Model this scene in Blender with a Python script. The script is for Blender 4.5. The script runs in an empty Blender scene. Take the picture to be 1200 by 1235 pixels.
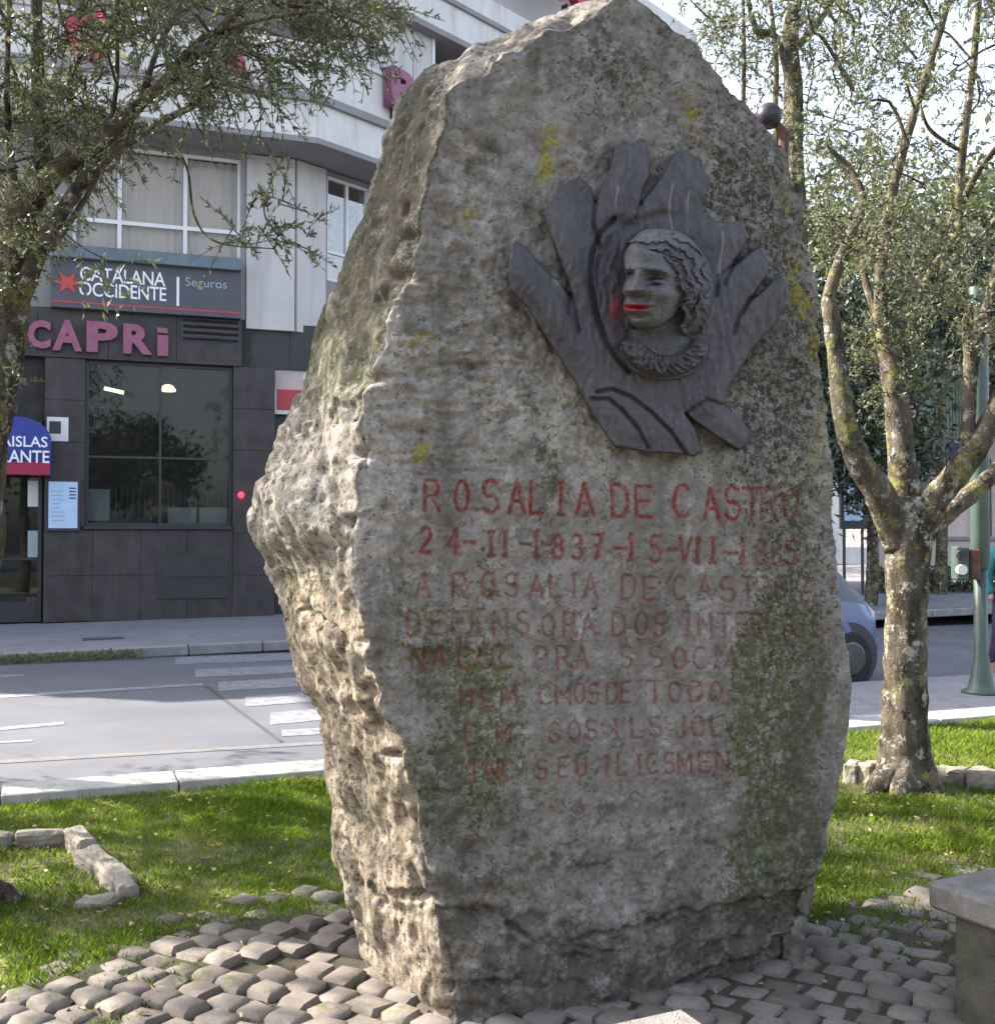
import bpy, bmesh, math, random
import numpy as np
from mathutils import Vector, Matrix, noise as mnoise
random.seed(7); rng = np.random.default_rng(7)
SC = bpy.context.scene
COL = SC.collection
# ------------------------------------------------------------------ camera, sky, sun, exposure
F_PX, CX, CY, HZ, CAMZ = 1324.0, 600.0, 617.5, 645.0, 1.55
PITCH = math.atan((HZ - CY) / F_PX)
cd = bpy.data.cameras.new('camera'); cam = bpy.data.objects.new('camera', cd); COL.objects.link(cam)
cam.location = (0, 0, CAMZ); cam.rotation_euler = (math.pi/2 + PITCH, 0, 0)
cd.sensor_fit = 'VERTICAL'; cd.sensor_height = 36.0; cd.lens = 36.0 * F_PX / 1235.0
cd.clip_start = 0.05; cd.clip_end = 3000
SC.camera = cam
SUN_AZ = Vector((-0.95, 0.30, 0)).normalized(); SUN_EL = math.radians(38)
w = bpy.data.worlds.new('World'); SC.world = w; w.use_nodes = True
nt = w.node_tree; bg = nt.nodes['Background']; sky = nt.nodes.new('ShaderNodeTexSky')
sky.sky_type = 'NISHITA'; sky.sun_disc = False; sky.sun_elevation = SUN_EL
sky.sun_rotation = math.atan2(SUN_AZ.x, SUN_AZ.y)
sky.air_density = 1.0; sky.dust_density = 3.0; sky.ozone_density = 1.0
hs = nt.nodes.new('ShaderNodeHueSaturation'); hs.inputs['Saturation'].default_value = 0.62
nt.links.new(sky.outputs[0], hs.inputs['Color']); nt.links.new(hs.outputs[0], bg.inputs[0]); bg.inputs[1].default_value = 0.15
sd = bpy.data.lights.new('sun', 'SUN'); so = bpy.data.objects.new('sun', sd); COL.objects.link(so)
sd.energy = 4.8; sd.angle = math.radians(0.5); sd.color = (1.0, 0.91, 0.78)
sv = Vector((SUN_AZ.x*math.cos(SUN_EL), SUN_AZ.y*math.cos(SUN_EL), math.sin(SUN_EL)))
so.rotation_euler = (-sv).to_track_quat('-Z', 'Y').to_euler(); so.location = (-6, 3, 12)
SC.view_settings.view_transform = 'Standard'; SC.view_settings.look = 'None'
SC.view_settings.gamma = 1; SC.view_settings.use_curve_mapping = False
SC.view_settings.exposure = 1.95

# ------------------------------------------------------------------ geometry helpers
cp, sp = math.cos(PITCH), math.sin(PITCH)
def P(u, v, Y):
    x = (u-CX)/F_PX; y = -(v-CY)/F_PX
    dy = cp - y*sp; dz = sp + y*cp; k = Y/dy
    return np.array([x*k, Y, CAMZ + dz*k])
def G(u, v, z=0.0):
    x = (u-CX)/F_PX; y = -(v-CY)/F_PX
    dy = cp - y*sp; dz = sp + y*cp; k = (z-CAMZ)/dz
    return np.array([x*k, dy*k, z])
def proj(p):
    p = np.asarray(p, float); X = p[..., 0]; Y = p[..., 1]; Z = p[..., 2]-CAMZ
    d = Y*cp + Z*sp; up = -Y*sp + Z*cp; d = np.where(np.abs(d) < 1e-4, 1e-4, d)
    return CX + F_PX*X/d, CY - F_PX*up/d

def tag(o, label=None, cat=None, group=None, kind=None):
    if label: o['label'] = label
    if cat: o['category'] = cat
    if group: o['group'] = group
    if kind: o['kind'] = kind
    return o
def thing(name, loc, label, cat, rz=0.0, group=None):
    o = bpy.data.objects.new(name, None); COL.objects.link(o); o.empty_display_size = 0.2
    o.location = loc; o.rotation_euler = (0, 0, rz); o['world_built'] = 1
    del o['world_built']
    return tag(o, label, cat, group)
def link(name, me, parent=None, world=True):
    o = bpy.data.objects.new(name, me); COL.objects.link(o)
    if parent is not None:
        o.parent = parent
        if world:
            o.matrix_parent_inverse = world_matrix(parent).inverted()
    return o
def world_matrix(o):
    m = Matrix.LocRotScale(o.location, o.rotation_euler, o.scale)
    if o.parent is not None: m = world_matrix(o.parent) @ o.matrix_parent_inverse @ m
    return m
def mesh_np(name, verts, faces, mat=None, smooth=False):
    """verts (n,3); faces (m,k) array of equal-sized faces or list"""
    me = bpy.data.meshes.new(name)
    verts = np.asarray(verts, np.float32)
    if isinstance(faces, np.ndarray):
        m, k = faces.shape
        me.vertices.add(len(verts)); me.vertices.foreach_set('co', verts.ravel())
        me.loops.add(m*k); me.loops.foreach_set('vertex_index', faces.astype(np.int32).ravel())
        me.polygons.add(m); me.polygons.foreach_set('loop_start', np.arange(0, m*k, k, dtype=np.int32))
        me.polygons.foreach_set('loop_total', np.full(m, k, np.int32))
        me.update(calc_edges=True)
    else:
        me.from_pydata([tuple(v) for v in verts.tolist()], [], faces); me.update()
    if smooth: me.polygons.foreach_set('use_smooth', np.ones(len(me.polygons), bool))
    if mat is not None: me.materials.append(mat)
    return me
class MB:
    def __init__(s): s.v = []; s.f = []; s.n = 0
    def add(s, v, f):
        v = np.asarray(v, float); s.v.append(v); s.f += [tuple(i+s.n for i in q) for q in f]; s.n += len(v)
    def box(s, x0, x1, y0, y1, z0, z1, M=None, bev=0.0):
        x0, x1 = min(x0, x1), max(x0, x1); y0, y1 = min(y0, y1), max(y0, y1); z0, z1 = min(z0, z1), max(z0, z1)
        b = min(bev, (x1-x0)/2.2, (y1-y0)/2.2, (z1-z0)/2.2)
        if b <= 0:
            v = np.array([[x, y, z] for z in (z0, z1) for y in (y0, y1) for x in (x0, x1)], float)
            f = [(0, 2, 3, 1), (4, 5, 7, 6), (0, 1, 5, 4), (2, 6, 7, 3), (0, 4, 6, 2), (1, 3, 7, 5)]
        else:
            v = []; idx = {}
            X = (x0, x1); Y = (y0, y1); Z = (z0, z1)
            for k in (0, 1):
                for j in (0, 1):
                    for i in (0, 1):
                        sx, sy, sz = (1-2*i)*b, (1-2*j)*b, (1-2*k)*b
                        idx[i, j, k, 0] = len(v); v.append((X[i], Y[j]+sy, Z[k]+sz))
                        idx[i, j, k, 1] = len(v); v.append((X[i]+sx, Y[j], Z[k]+sz))
                        idx[i, j, k, 2] = len(v); v.append((X[i]+sx, Y[j]+sy, Z[k]))
            f = []
            for i in (0, 1): f.append([idx[i, 0, 0, 0], idx[i, 0, 1, 0], idx[i, 1, 1, 0], idx[i, 1, 0, 0]])
            for j in (0, 1): f.append([idx[0, j, 0, 1], idx[1, j, 0, 1], idx[1, j, 1, 1], idx[0, j, 1, 1]])
            for k in (0, 1): f.append([idx[0, 0, k, 2], idx[0, 1, k, 2], idx[1, 1, k, 2], idx[1, 0, k, 2]])
            for i in (0, 1):
                for j in (0, 1): f.append([idx[i, j, 0, 0], idx[i, j, 1, 0], idx[i, j, 1, 1], idx[i, j, 0, 1]])
                for k in (0, 1): f.append([idx[i, 0, k, 0], idx[i, 1, k, 0], idx[i, 1, k, 2], idx[i, 0, k, 2]])
            for j in (0, 1):
                for k in (0, 1): f.append([idx[0, j, k, 1], idx[1, j, k, 1], idx[1, j, k, 2], idx[0, j, k, 2]])
            for i in (0, 1):
                for j in (0, 1):
                    for k in (0, 1): f.append([idx[i, j, k, 0], idx[i, j, k, 1], idx[i, j, k, 2]])
            v = np.array(v)
            c = v.mean(0); g = []
            for q in f:
                p = v[list(q)]; nn = np.cross(p[1]-p[0], p[2]-p[0])
                g.append(tuple(q) if nn.dot(p.mean(0)-c) > 0 else tuple(q[::-1]))
            f = g
        if M is not None:
            v = np.array([tuple(M @ Vector(p)) for p in v])
        s.add(v, f); return s
    def tube(s, pts, rad, n=8, cap=True, jag=0.0, sub=0, seed=0):
        pts = np.asarray(pts, float); rad = np.asarray(rad, float)
        if sub:
            pts, rad = smooth_path(pts, rad, sub)
        t = np.gradient(pts, axis=0); t /= np.linalg.norm(t, axis=1)[:, None]+1e-9
        a = np.array([0.13, 0.97, 0.2]) if abs(t[0][2]) > 0.6 else np.array([0.05, 0.1, 1.0])
        u = np.cross(t[0], a); u /= np.linalg.norm(u)
        ang = np.linspace(0, 2*math.pi, n, endpoint=False); vv = []
        for i in range(len(pts)):
            u = u - t[i]*u.dot(t[i]); u /= np.linalg.norm(u); w2 = np.cross(t[i], u)
            r = rad[i]
            ring = pts[i] + (np.cos(ang)[:, None]*u + np.sin(ang)[:, None]*w2)*r
            vv.append(ring)
        vv = np.concatenate(vv)
        if jag:
            c = np.repeat(pts, n, 0); d = vv-c
            nz = fbm(vv*np.array([14, 14, 6.0])+seed, 2) + 0.8*fbm(vv*np.array([45, 45, 18.0])+seed, 2)
            vv = c + d*(1+jag*nz)[:, None]
        f = []
        for i in range(len(pts)-1):
            for j in range(n):
                k = (j+1) % n; f.append((i*n+j, i*n+k, (i+1)*n+k, (i+1)*n+j))
        if cap:
            f.append(tuple(range(n))[::-1]); f.append(tuple((len(pts)-1)*n+j for j in range(n)))
        s.add(vv, f); return s
    def lathe(s, prof, c, n=16):
        ang = np.linspace(0, 2*math.pi, n, endpoint=False); v = []; f = []
        for r, z in prof:
            for a in ang: v.append((c[0]+r*math.cos(a), c[1]+r*math.sin(a), c[2]+z))
        for i in range(len(prof)-1):
            for j in range(n):
                k = (j+1) % n; f.append((i*n+j, i*n+k, (i+1)*n+k, (i+1)*n+j))
        f.append(tuple(range(n))[::-1]); f.append(tuple((len(prof)-1)*n+j for j in range(n)))
        s.add(v, f); return s
    def build(s, name, mat, parent=None, smooth=False):
        me = mesh_np(name, np.concatenate(s.v), s.f, mat, smooth)
        return link(name, me, parent)
def smooth_path(p, r, sub):
    n = len(p); q = []; rr = []
    for i in range(n-1):
        p0 = p[max(i-1, 0)]; p1 = p[i]; p2 = p[i+1]; p3 = p[min(i+2, n-1)]
        for k in range(sub):
            t = k/sub
            q.append(0.5*((2*p1)+(-p0+p2)*t+(2*p0-5*p1+4*p2-p3)*t*t+(-p0+3*p1-3*p2+p3)*t**3)); rr.append(r[i]*(1-t)+r[i+1]*t)
    q.append(p[-1]); rr.append(r[-1]); return np.array(q), np.array(rr)
# gradient noise
_perm = rng.permutation(256); _perm = np.concatenate([_perm, _perm, _perm]); _g = rng.normal(size=(256, 3)); _g /= np.linalg.norm(_g, axis=1)[:, None]
def pn(p):
    p = np.asarray(p, float); i = np.floor(p).astype(int); f = p-i; i &= 255
    w3 = f*f*f*(f*(f*6-15)+10); out = 0
    for dx in (0, 1):
        for dy in (0, 1):
            for dz in (0, 1):
                h = _perm[_perm[_perm[i[..., 0]+dx]+i[..., 1]+dy]+i[..., 2]+dz]
                g = _g[h]; d = (g[..., 0]*(f[..., 0]-dx)+g[..., 1]*(f[..., 1]-dy)+g[..., 2]*(f[..., 2]-dz))
                wt = (w3[..., 0] if dx else 1-w3[..., 0])*(w3[..., 1] if dy else 1-w3[..., 1])*(w3[..., 2] if dz else 1-w3[..., 2])
                out = out+wt*d
    return out*1.6
def fbm(p, o=3, gain=0.5):
    s = 0; a = 1.0
    for k in range(o): s = s+a*pn(np.asarray(p)*(2.03**k)+k*17.3+31.7); a *= gain
    return s
def sstep(a, b, x):
    t = np.clip((x-a)/(b-a), 0, 1); return t*t*(3-2*t)

# ------------------------------------------------------------------ materials
class NT:
    def __init__(s, name):
        s.m = bpy.data.materials.new(name); s.m.use_nodes = True; s.t = s.m.node_tree
        s.b = s.t.nodes['Principled BSDF']; s.out = s.t.nodes['Material Output']
        tc = s.t.nodes.new('ShaderNodeTexCoord'); s.co = tc.outputs['Object']; s.gen = tc.outputs['Generated']
        geo = s.t.nodes.new('ShaderNodeNewGeometry'); s.pos = geo.outputs['Position']
        s.geo = geo
    def n(s, typ, **kw):
        x = s.t.nodes.new(typ)
        for k, v in kw.items(): setattr(x, k, v)
        return x
    def L(s, a, b): s.t.links.new(a, b)
    def noise(s, scale, detail=4, rough=0.55, vec=None, stretch=None, dist=0.0):
        x = s.n('ShaderNodeTexNoise'); x.inputs['Scale'].default_value = scale; x.inputs['Detail'].default_value = detail
        x.inputs['Roughness'].default_value = rough; x.inputs['Distortion'].default_value = dist
        v = vec or s.pos
        if stretch:
            mp = s.n('ShaderNodeMapping'); mp.inputs['Scale'].default_value = stretch; s.L(v, mp.inputs[0]); v = mp.outputs[0]
        s.L(v, x.inputs['Vector']); return x.outputs['Fac']
    def ramp(s, fac, a, b, ca=(0, 0, 0, 1), cb=(1, 1, 1, 1)):
        r = s.n('ShaderNodeValToRGB'); r.color_ramp.elements[0].position = a; r.color_ramp.elements[1].position = b
        r.color_ramp.elements[0].color = ca; r.color_ramp.elements[1].color = cb
        s.L(fac, r.inputs[0]); return r.outputs[0]
    def mix(s, fac, a, b, mode='MIX'):
        x = s.n('ShaderNodeMix', data_type='RGBA', blend_type=mode)
        for sock, val in ((x.inputs[0], fac), (x.inputs[6], a), (x.inputs[7], b)):
            if isinstance(val, (int, float)): sock.default_value = val
            elif isinstance(val, tuple): sock.default_value = (*val[:3], 1)
            else: s.L(val, sock)
        return x.outputs[2]
    def math(s, op, a, b=None, c=None):
        x = s.n('ShaderNodeMath', operation=op)
        for i, val in enumerate((a, b, c)):
            if val is None: continue
            if isinstance(val, (int, float)): x.inputs[i].default_value = val
            else: s.L(val, x.inputs[i])
        return x.outputs[0]
    def attr(s, name):
        x = s.n('ShaderNodeAttribute'); x.attribute_name = name; return x.outputs['Fac']
    def bump(s, h, strength=0.4, dist=0.01, normal=None):
        x = s.n('ShaderNodeBump'); x.inputs['Strength'].default_value = strength; x.inputs['Distance'].default_value = dist
        s.L(h, x.inputs['Height'])
        if normal is not None: s.L(normal, x.inputs['Normal'])
        return x.outputs[0]
    def fin(s, color=None, rough=0.8, normal=None, metal=0.0, spec=0.5):
        if color is not None:
            if isinstance(color, tuple): s.b.inputs['Base Color'].default_value = (*color[:3], 1)
            else: s.L(color, s.b.inputs['Base Color'])
        if isinstance(rough, (int, float)): s.b.inputs['Roughness'].default_value = rough
        else: s.L(rough, s.b.inputs['Roughness'])
        s.b.inputs['Metallic'].default_value = metal; s.b.inputs['Specular IOR Level'].default_value = spec
        if normal is not None: s.L(normal, s.b.inputs['Normal'])
        return s.m
def simple(name, c, rough=0.6, var=0.15, scale=6, metal=0.0, bump=0.0, spec=0.4, stretch=None, dirt=None):
    t = NT(name); c2 = tuple(x*(1-var) for x in c); c3 = tuple(min(1, x*(1+var)) for x in c)
    f = t.ramp(t.noise(scale, 5, 0.6, stretch=stretch), 0.3, 0.7)
    col = t.mix(f, c2, c3)
    if dirt:
        d = t.ramp(t.noise(scale*0.6, 6, 0.7, stretch=(3, 3, 0.35)), 0.5, 0.72); col = t.mix(t.math('MULTIPLY', d, 0.6), col, dirt)
    nrm = t.bump(t.noise(scale*12, 3), bump, 0.01) if bump else None
    return t.fin(col, rough, nrm, metal, spec)
def emis(name, c, s):
    t = NT(name); t.fin(c, 0.5); t.b.inputs['Emission Color'].default_value = (*c, 1); t.b.inputs['Emission Strength'].default_value = s; return t.m

def rock_material():
    t = NT('lichen granite')
    def thr(att, noise, k, lo, hi):      # crisp-edged patches: attribute plus noise, thresholded
        x = t.math('ADD', t.attr(att), t.math('MULTIPLY', t.math('SUBTRACT', noise, 0.5), k)); return t.ramp(x, lo, hi)
    n1 = t.ramp(t.noise(3.0, 6, 0.62), 0.32, 0.68)
    col = t.mix(n1, (0.225, 0.20, 0.18), (0.33, 0.30, 0.275))
    col = t.mix(t.math('MULTIPLY', t.ramp(t.noise(9, 5, 0.65), 0.38, 0.64), 0.6), col, (0.165, 0.14, 0.118))
    col = t.mix(t.math('MULTIPLY', t.ramp(t.noise(6, 6, 0.8, stretch=(1, 1, .45)), 0.50, 0.62), 0.55), col, (0.11, 0.10, 0.085))
    col = t.mix(t.math('MULTIPLY', t.ramp(t.noise(15, 5, 0.7), 0.52, 0.66), 0.6), col, (0.44, 0.415, 0.385))
    col = t.mix(t.ramp(t.noise(150, 3, 0.7), 0.36, 0.62), t.mix(0.28, col, (0.07, 0.065, 0.06)), col)
    col = t.mix(t.math('MULTIPLY', thr('pale', t.noise(17, 6, 0.7), 3.6, 0.6, 1.1), 0.62), col, t.mix(t.ramp(t.noise(60, 4, 0.7), 0.3, 0.7), (0.36, 0.325, 0.29), (0.50, 0.465, 0.42)))
    col = t.mix(t.math('MULTIPLY', t.attr('warm'), 0.75), col, t.mix(t.ramp(t.noise(11, 6, 0.75, stretch=(1.5, 1.5, 0.6)), 0.38, 0.62), (0.44, 0.36, 0.28), (0.17, 0.13, 0.09)))
    mm = thr('moss', t.noise(34, 6, 0.85), 7.0, 0.62, 0.98)
    col = t.mix(t.math('MULTIPLY', mm, 0.85), col, t.mix(t.ramp(t.noise(60, 5, 0.7), 0.36, 0.64), (0.034, 0.042, 0.014), (0.105, 0.122, 0.032)))
    col = t.mix(t.math('MULTIPLY', thr('speck', t.noise(40, 6, 0.85), 8.0, 0.95, 1.2), 0.9), col, (0.038, 0.035, 0.03))
    col = t.mix(t.math('MULTIPLY', thr('grime_shade', t.noise(13, 6, 0.8), 5.0, 0.55, 1.1), 0.8), col, (0.075, 0.066, 0.054))
    yy = thr('yellow', t.noise(48, 5, 0.8), 4.5, 0.58, 0.85)
    col = t.mix(t.math('MULTIPLY', yy, 0.85), col, t.mix(t.ramp(t.noise(90, 3), 0.4, 0.6), (0.17, 0.15, 0.035), (0.33, 0.28, 0.035)))
    col = t.mix(t.math('MULTIPLY', t.ramp(t.noise(5.5, 6, 0.7, stretch=(1.3, 1.3, .13)), 0.50, 0.66), 0.55), col, t.mix(t.ramp(t.noise(50, 4, .7), .35, .65), (0.07, 0.062, 0.05), (0.15, 0.135, 0.11)))
    rp = t.math('MULTIPLY', t.attr('paint'), t.ramp(t.noise(85, 6, 0.8), 0.36, 0.56))
    col = t.mix(rp, col, (0.26, 0.035, 0.032))
    h = t.math('ADD', t.noise(55, 6, 0.75), t.math('MULTIPLY', t.noise(230, 3, 0.6), 0.35))
    return t.fin(col, 0.92, t.bump(h, 0.9, 0.009), 0, 0.22)
def bark_material(name='lichen bark'):
    t = NT(name)
    n1 = t.ramp(t.noise(7, 6, 0.7, stretch=(1, 1, 0.45)), 0.38, 0.62)
    col = t.mix(n1, (0.035, 0.028, 0.021), (0.13, 0.108, 0.085))
    col = t.mix(t.ramp(t.noise(11, 6, 0.8), 0.55, 0.62), col, (0.36, 0.35, 0.31))
    col = t.mix(t.ramp(t.noise(5, 5, 0.8), 0.53, 0.62), col, (0.19, 0.185, 0.06))
    col = t.mix(t.ramp(t.noise(8.7, 6, 0.8), 0.56, 0.63), col, (0.025, 0.021, 0.018))
    h = t.math('ADD', t.noise(28, 5, 0.7, stretch=(1, 1, 0.3)), t.math('MULTIPLY', t.noise(110, 4), 0.4))
    return t.fin(col, 0.95, t.bump(h, 0.9, 0.02), 0, 0.15)
def leaf_material(name, ca, cb, trans=0.35):
    t = NT(name)
    col = t.mix(t.ramp(t.noise(2.2, 4, 0.7), 0.35, 0.65), ca, cb)
    col = t.mix(t.ramp(t.noise(35, 2), 0.3, 0.7), t.mix(0.6, col, (0.02, 0.03, 0.012)), col)
    back = t.mix(0.45, col, (0.22, 0.24, 0.19))
    c2 = t.mix(t.geo.outputs['Backfacing'], col, back)
    t.fin(c2, 0.5, None, 0, 0.4)
    tr = t.n('ShaderNodeBsdfTranslucent'); t.L(t.mix(0.35, col, (0.22, 0.26, 0.04)), tr.inputs[0])
    mx = t.n('ShaderNodeMixShader'); mx.inputs[0].default_value = trans
    t.L(t.b.outputs[0], mx.inputs[1]); t.L(tr.outputs[0], mx.inputs[2]); t.L(mx.outputs[0], t.out.inputs[0])
    return t.m
def glass_material(name, tint=(0.95, 0.94, 0.93), body=0.05):
    t = NT(name); t.fin((0.03, 0.035, 0.035), 0.02, None, 0, 0.6)
    tr = t.n('ShaderNodeBsdfTransparent'); tr.inputs[0].default_value = (*tint, 1)
    gl = t.n('ShaderNodeBsdfGlossy'); gl.inputs['Roughness'].default_value = 0.02; gl.inputs[0].default_value = (0.9, 0.9, 0.9, 1)
    fr = t.n('ShaderNodeFresnel'); fr.inputs[0].default_value = 1.5
    m1 = t.n('ShaderNodeMixShader'); t.L(t.math('MULTIPLY', fr.outputs[0], 0.45), m1.inputs[0]); t.L(tr.outputs[0], m1.inputs[1]); t.L(gl.outputs[0], m1.inputs[2])
    m2 = t.n('ShaderNodeMixShader'); m2.inputs[0].default_value = body
    t.L(m1.outputs[0], m2.inputs[1]); t.L(t.b.outputs[0], m2.inputs[2]); t.L(m2.outputs[0], t.out.inputs[0]); return t.m

M = {}
M['rock'] = rock_material()
M['bark'] = bark_material()
M['leaf'] = leaf_material('olive leaf', (0.105, 0.12, 0.072), (0.17, 0.185, 0.125))
M['leaf2'] = leaf_material('dark leaf', (0.02, 0.038, 0.024), (0.04, 0.062, 0.034), 0.15)
M['leaf3'] = leaf_material('far leaf', (0.05, 0.07, 0.04), (0.09, 0.11, 0.07), 0.3)
def grass_material():
    t = NT('grass blade')
    col = t.mix(t.ramp(t.noise(1.1, 4, 0.6), 0.35, 0.65), (0.09, 0.175, 0.02), (0.19, 0.245, 0.042))
    col = t.mix(t.ramp(t.noise(2.4, 5, 0.75), 0.50, 0.66), col, (0.29, 0.25, 0.11))
    col = t.mix(t.ramp(t.noise(60, 2), 0.35, 0.65), col, t.mix(0.4, col, (0.20, 0.24, 0.03)))
    t.fin(col, 0.5, None, 0, 0.3)
    tr = t.n('ShaderNodeBsdfTranslucent'); t.L(t.mix(0.5, col, (0.20, 0.36, 0.02)), tr.inputs[0])
    mx = t.n('ShaderNodeMixShader'); mx.inputs[0].default_value = 0.5
    t.L(t.b.outputs[0], mx.inputs[1]); t.L(tr.outputs[0], mx.inputs[2]); t.L(mx.outputs[0], t.out.inputs[0]); return t.m
M['grass'] = grass_material()
M['weed'] = leaf_material('dry weed', (0.13, 0.115, 0.05), (0.23, 0.20, 0.09), 0.2)
def lawn_material():
    t = NT('lawn soil')
    col = t.mix(t.ramp(t.noise(4, 5, 0.7), 0.35, 0.65), (0.08, 0.09, 0.035), (0.15, 0.13, 0.075))
    col = t.mix(t.ramp(t.noise(40, 4, 0.7), 0.45, 0.7), col, (0.20, 0.16, 0.10))
    return t.fin(col, 0.95, t.bump(t.noise(60, 4), 0.6, 0.02), 0, 0.1)
M['lawn'] = lawn_material()
def cobble_material():
    t = NT('granite cobble'); oi = t.n('ShaderNodeObjectInfo')
    base = t.mix(oi.outputs['Random'], (0.13, 0.108, 0.096), (0.25, 0.215, 0.19))
    col = t.mix(t.ramp(t.noise(24, 5, 0.7), 0.3, 0.7), base, t.mix(0.5, base, (0.12, 0.11, 0.10)))
    col = t.mix(t.ramp(t.noise(130, 3, 0.7), 0.35, 0.6), t.mix(0.35, col, (0.08, 0.07, 0.07)), col)
    col = t.mix(t.ramp(t.noise(7, 6, 0.8), 0.53, 0.66), col, (0.10, 0.105, 0.045))
    return t.fin(col, 0.85, t.bump(t.noise(70, 5, 0.7), 0.6, 0.006), 0, 0.3)
M['cobble'] = cobble_material()
M['soil'] = simple('joint soil', (0.045, 0.042, 0.026), 0.95, 0.4, 12, bump=0.6)
def asphalt(name, ca, cb):
    t = NT(name)
    col = t.mix(t.ramp(t.noise(0.8, 5, 0.65), 0.35, 0.65), ca, cb)
    col = t.mix(t.ramp(t.noise(90, 3, 0.7), 0.35, 0.65), t.mix(0.45, col, (0.05, 0.05, 0.055)), col)
    col = t.mix(t.math('MULTIPLY', t.ramp(t.noise(2.2, 7, 0.8), 0.5, 0.62), 0.30), col, (0.09, 0.09, 0.095))
    col = t.mix(t.math('MULTIPLY', t.ramp(t.noise(0.5, 5, 0.7, stretch=(1, 6, 1)), 0.55, 0.72), 0.35), col, (0.11, 0.11, 0.115))
    vo = t.n('ShaderNodeTexVoronoi', feature='DISTANCE_TO_EDGE'); vo.inputs['Scale'].default_value = .55
    wv = t.n('ShaderNodeVectorMath', operation='ADD'); nz = t.n('ShaderNodeTexNoise'); nz.inputs['Scale'].default_value = 1.7; nz.inputs['Detail'].default_value = 5; t.L(t.pos, nz.inputs['Vector']); t.L(t.pos, wv.inputs[0]); t.L(nz.outputs['Color'], wv.inputs[1]); t.L(wv.outputs[0], vo.inputs['Vector'])
    col = t.mix(t.math('MULTIPLY', t.ramp(vo.outputs['Distance'], 0.0, 0.012, (1, 1, 1, 1), (0, 0, 0, 1)), t.math('MULTIPLY', t.ramp(t.noise(.7, 3), .45, .6), .6)), col, (0.06, 0.06, 0.065))
    return t.fin(col, 0.85, t.bump(t.noise(120, 3), 0.4, 0.005), 0, 0.3)
M['road'] = asphalt('worn asphalt', (0.092, 0.098, 0.122), (0.125, 0.132, 0.158))
M['pave'] = asphalt('pavement slabs', (0.19, 0.195, 0.225), (0.25, 0.255, 0.285))
M['kerb'] = simple('kerb concrete', (0.40, 0.385, 0.36), 0.85, 0.2, 7, bump=0.5, dirt=(0.22, 0.2, 0.17))
M['kerbfar'] = simple('old kerb granite', (0.22, 0.22, 0.22), 0.85, 0.2, 5, bump=0.3)
def worn_paint(name, c, th=0.42):
    t = NT(name); n = t.ramp(t.noise(9, 6, 0.75), th-0.06, th+0.12)
    return t.fin(t.mix(n, (0.11, 0.116, 0.138), c), 0.8, t.bump(t.noise(120, 3), 0.3, 0.004), 0, 0.3)
M['mark'] = worn_paint('road paint', (0.205, 0.21, 0.235), 0.44); M['marky'] = worn_paint('yellow road paint', (0.16, 0.15, 0.125), 0.5)
M['crack'] = simple('tar crack', (0.05, 0.05, 0.055), 0.9)
M['clad'] = simple('dark granite cladding', (0.048, 0.043, 0.043), 0.5, 0.3, 3, bump=0.1, spec=0.3, dirt=(0.085, 0.075, 0.07))
M['clad2'] = simple('dark granite trim', (0.036, 0.034, 0.038), 0.5, 0.2, 4, bump=0.1)
M['white'] = simple('white render', (0.64, 0.615, 0.60), 0.75, 0.08, 2, bump=0.12, dirt=(0.33, 0.31, 0.30))
M['panel'] = simple('white wall panel', (0.52, 0.495, 0.485), 0.6, 0.07, 1.5, bump=0.05, dirt=(0.30, 0.29, 0.29))
M['wallg'] = simple('greyed render', (0.25, 0.24, 0.245), 0.8, 0.1, 2, bump=0.15, dirt=(0.22, 0.21, 0.22))
M['brown'] = simple('taupe render', (0.20, 0.175, 0.165), 0.8, 0.08, 3, bump=0.15)
M['frame'] = simple('white window frame', (0.70, 0.70, 0.72), 0.4, 0.04, 3)
M['dframe'] = simple('dark metal frame', (0.028, 0.028, 0.032), 0.4, 0.1, 4, spec=0.5)
M['steel'] = simple('blue grey ledge', (0.11, 0.15, 0.18), 0.5, 0.15, 3, dirt=(0.2, 0.22, 0.24))
M['signb'] = simple('slate sign board', (0.075, 0.075, 0.095), 0.45, 0.15, 4)
M['red'] = simple('red stripe', (0.42, 0.05, 0.06), 0.5, 0.1, 4)
M['redlogo'] = simple('red logo', (0.50, 0.06, 0.05), 0.5, 0.1, 4)
M['signw'] = simple('white lettering', (0.78, 0.78, 0.82), 0.5, 0.04, 4)
M['signp'] = simple('pale lettering', (0.30, 0.36, 0.42), 0.5, 0.04, 4)
M['pink'] = simple('faded pink letter', (0.27, 0.085, 0.15), 0.45, 0.16, 9)
M['pinkd'] = simple('crimson roof letter', (0.42, 0.03, 0.08), 0.45, 0.2, 9)
M['blue'] = simple('blue sign', (0.03, 0.05, 0.26), 0.4, 0.1, 4); M['crimson'] = simple('crimson sign edge', (0.32, 0.02, 0.06), 0.5, 0.1, 4)
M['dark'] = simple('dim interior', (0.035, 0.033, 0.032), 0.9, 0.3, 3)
M['wood'] = simple('dim wood', (0.10, 0.065, 0.04), 0.6, 0.3, 5)
M['curtain'] = simple('net curtain', (0.62, 0.58, 0.54), 0.9, 0.12, 3, stretch=(14, 14, 0.4))
M['paper'] = simple('white paper', (0.62, 0.62, 0.64), 0.6, 0.06, 5)
M['menu'] = simple('pale blue menu sheet', (0.42, 0.58, 0.80), 0.35, 0.06, 5)
M['glass'] = glass_material('window glass'); M['glassd'] = glass_material('shop glass', (0.75, 0.8, 0.78), 0.2)
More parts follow.
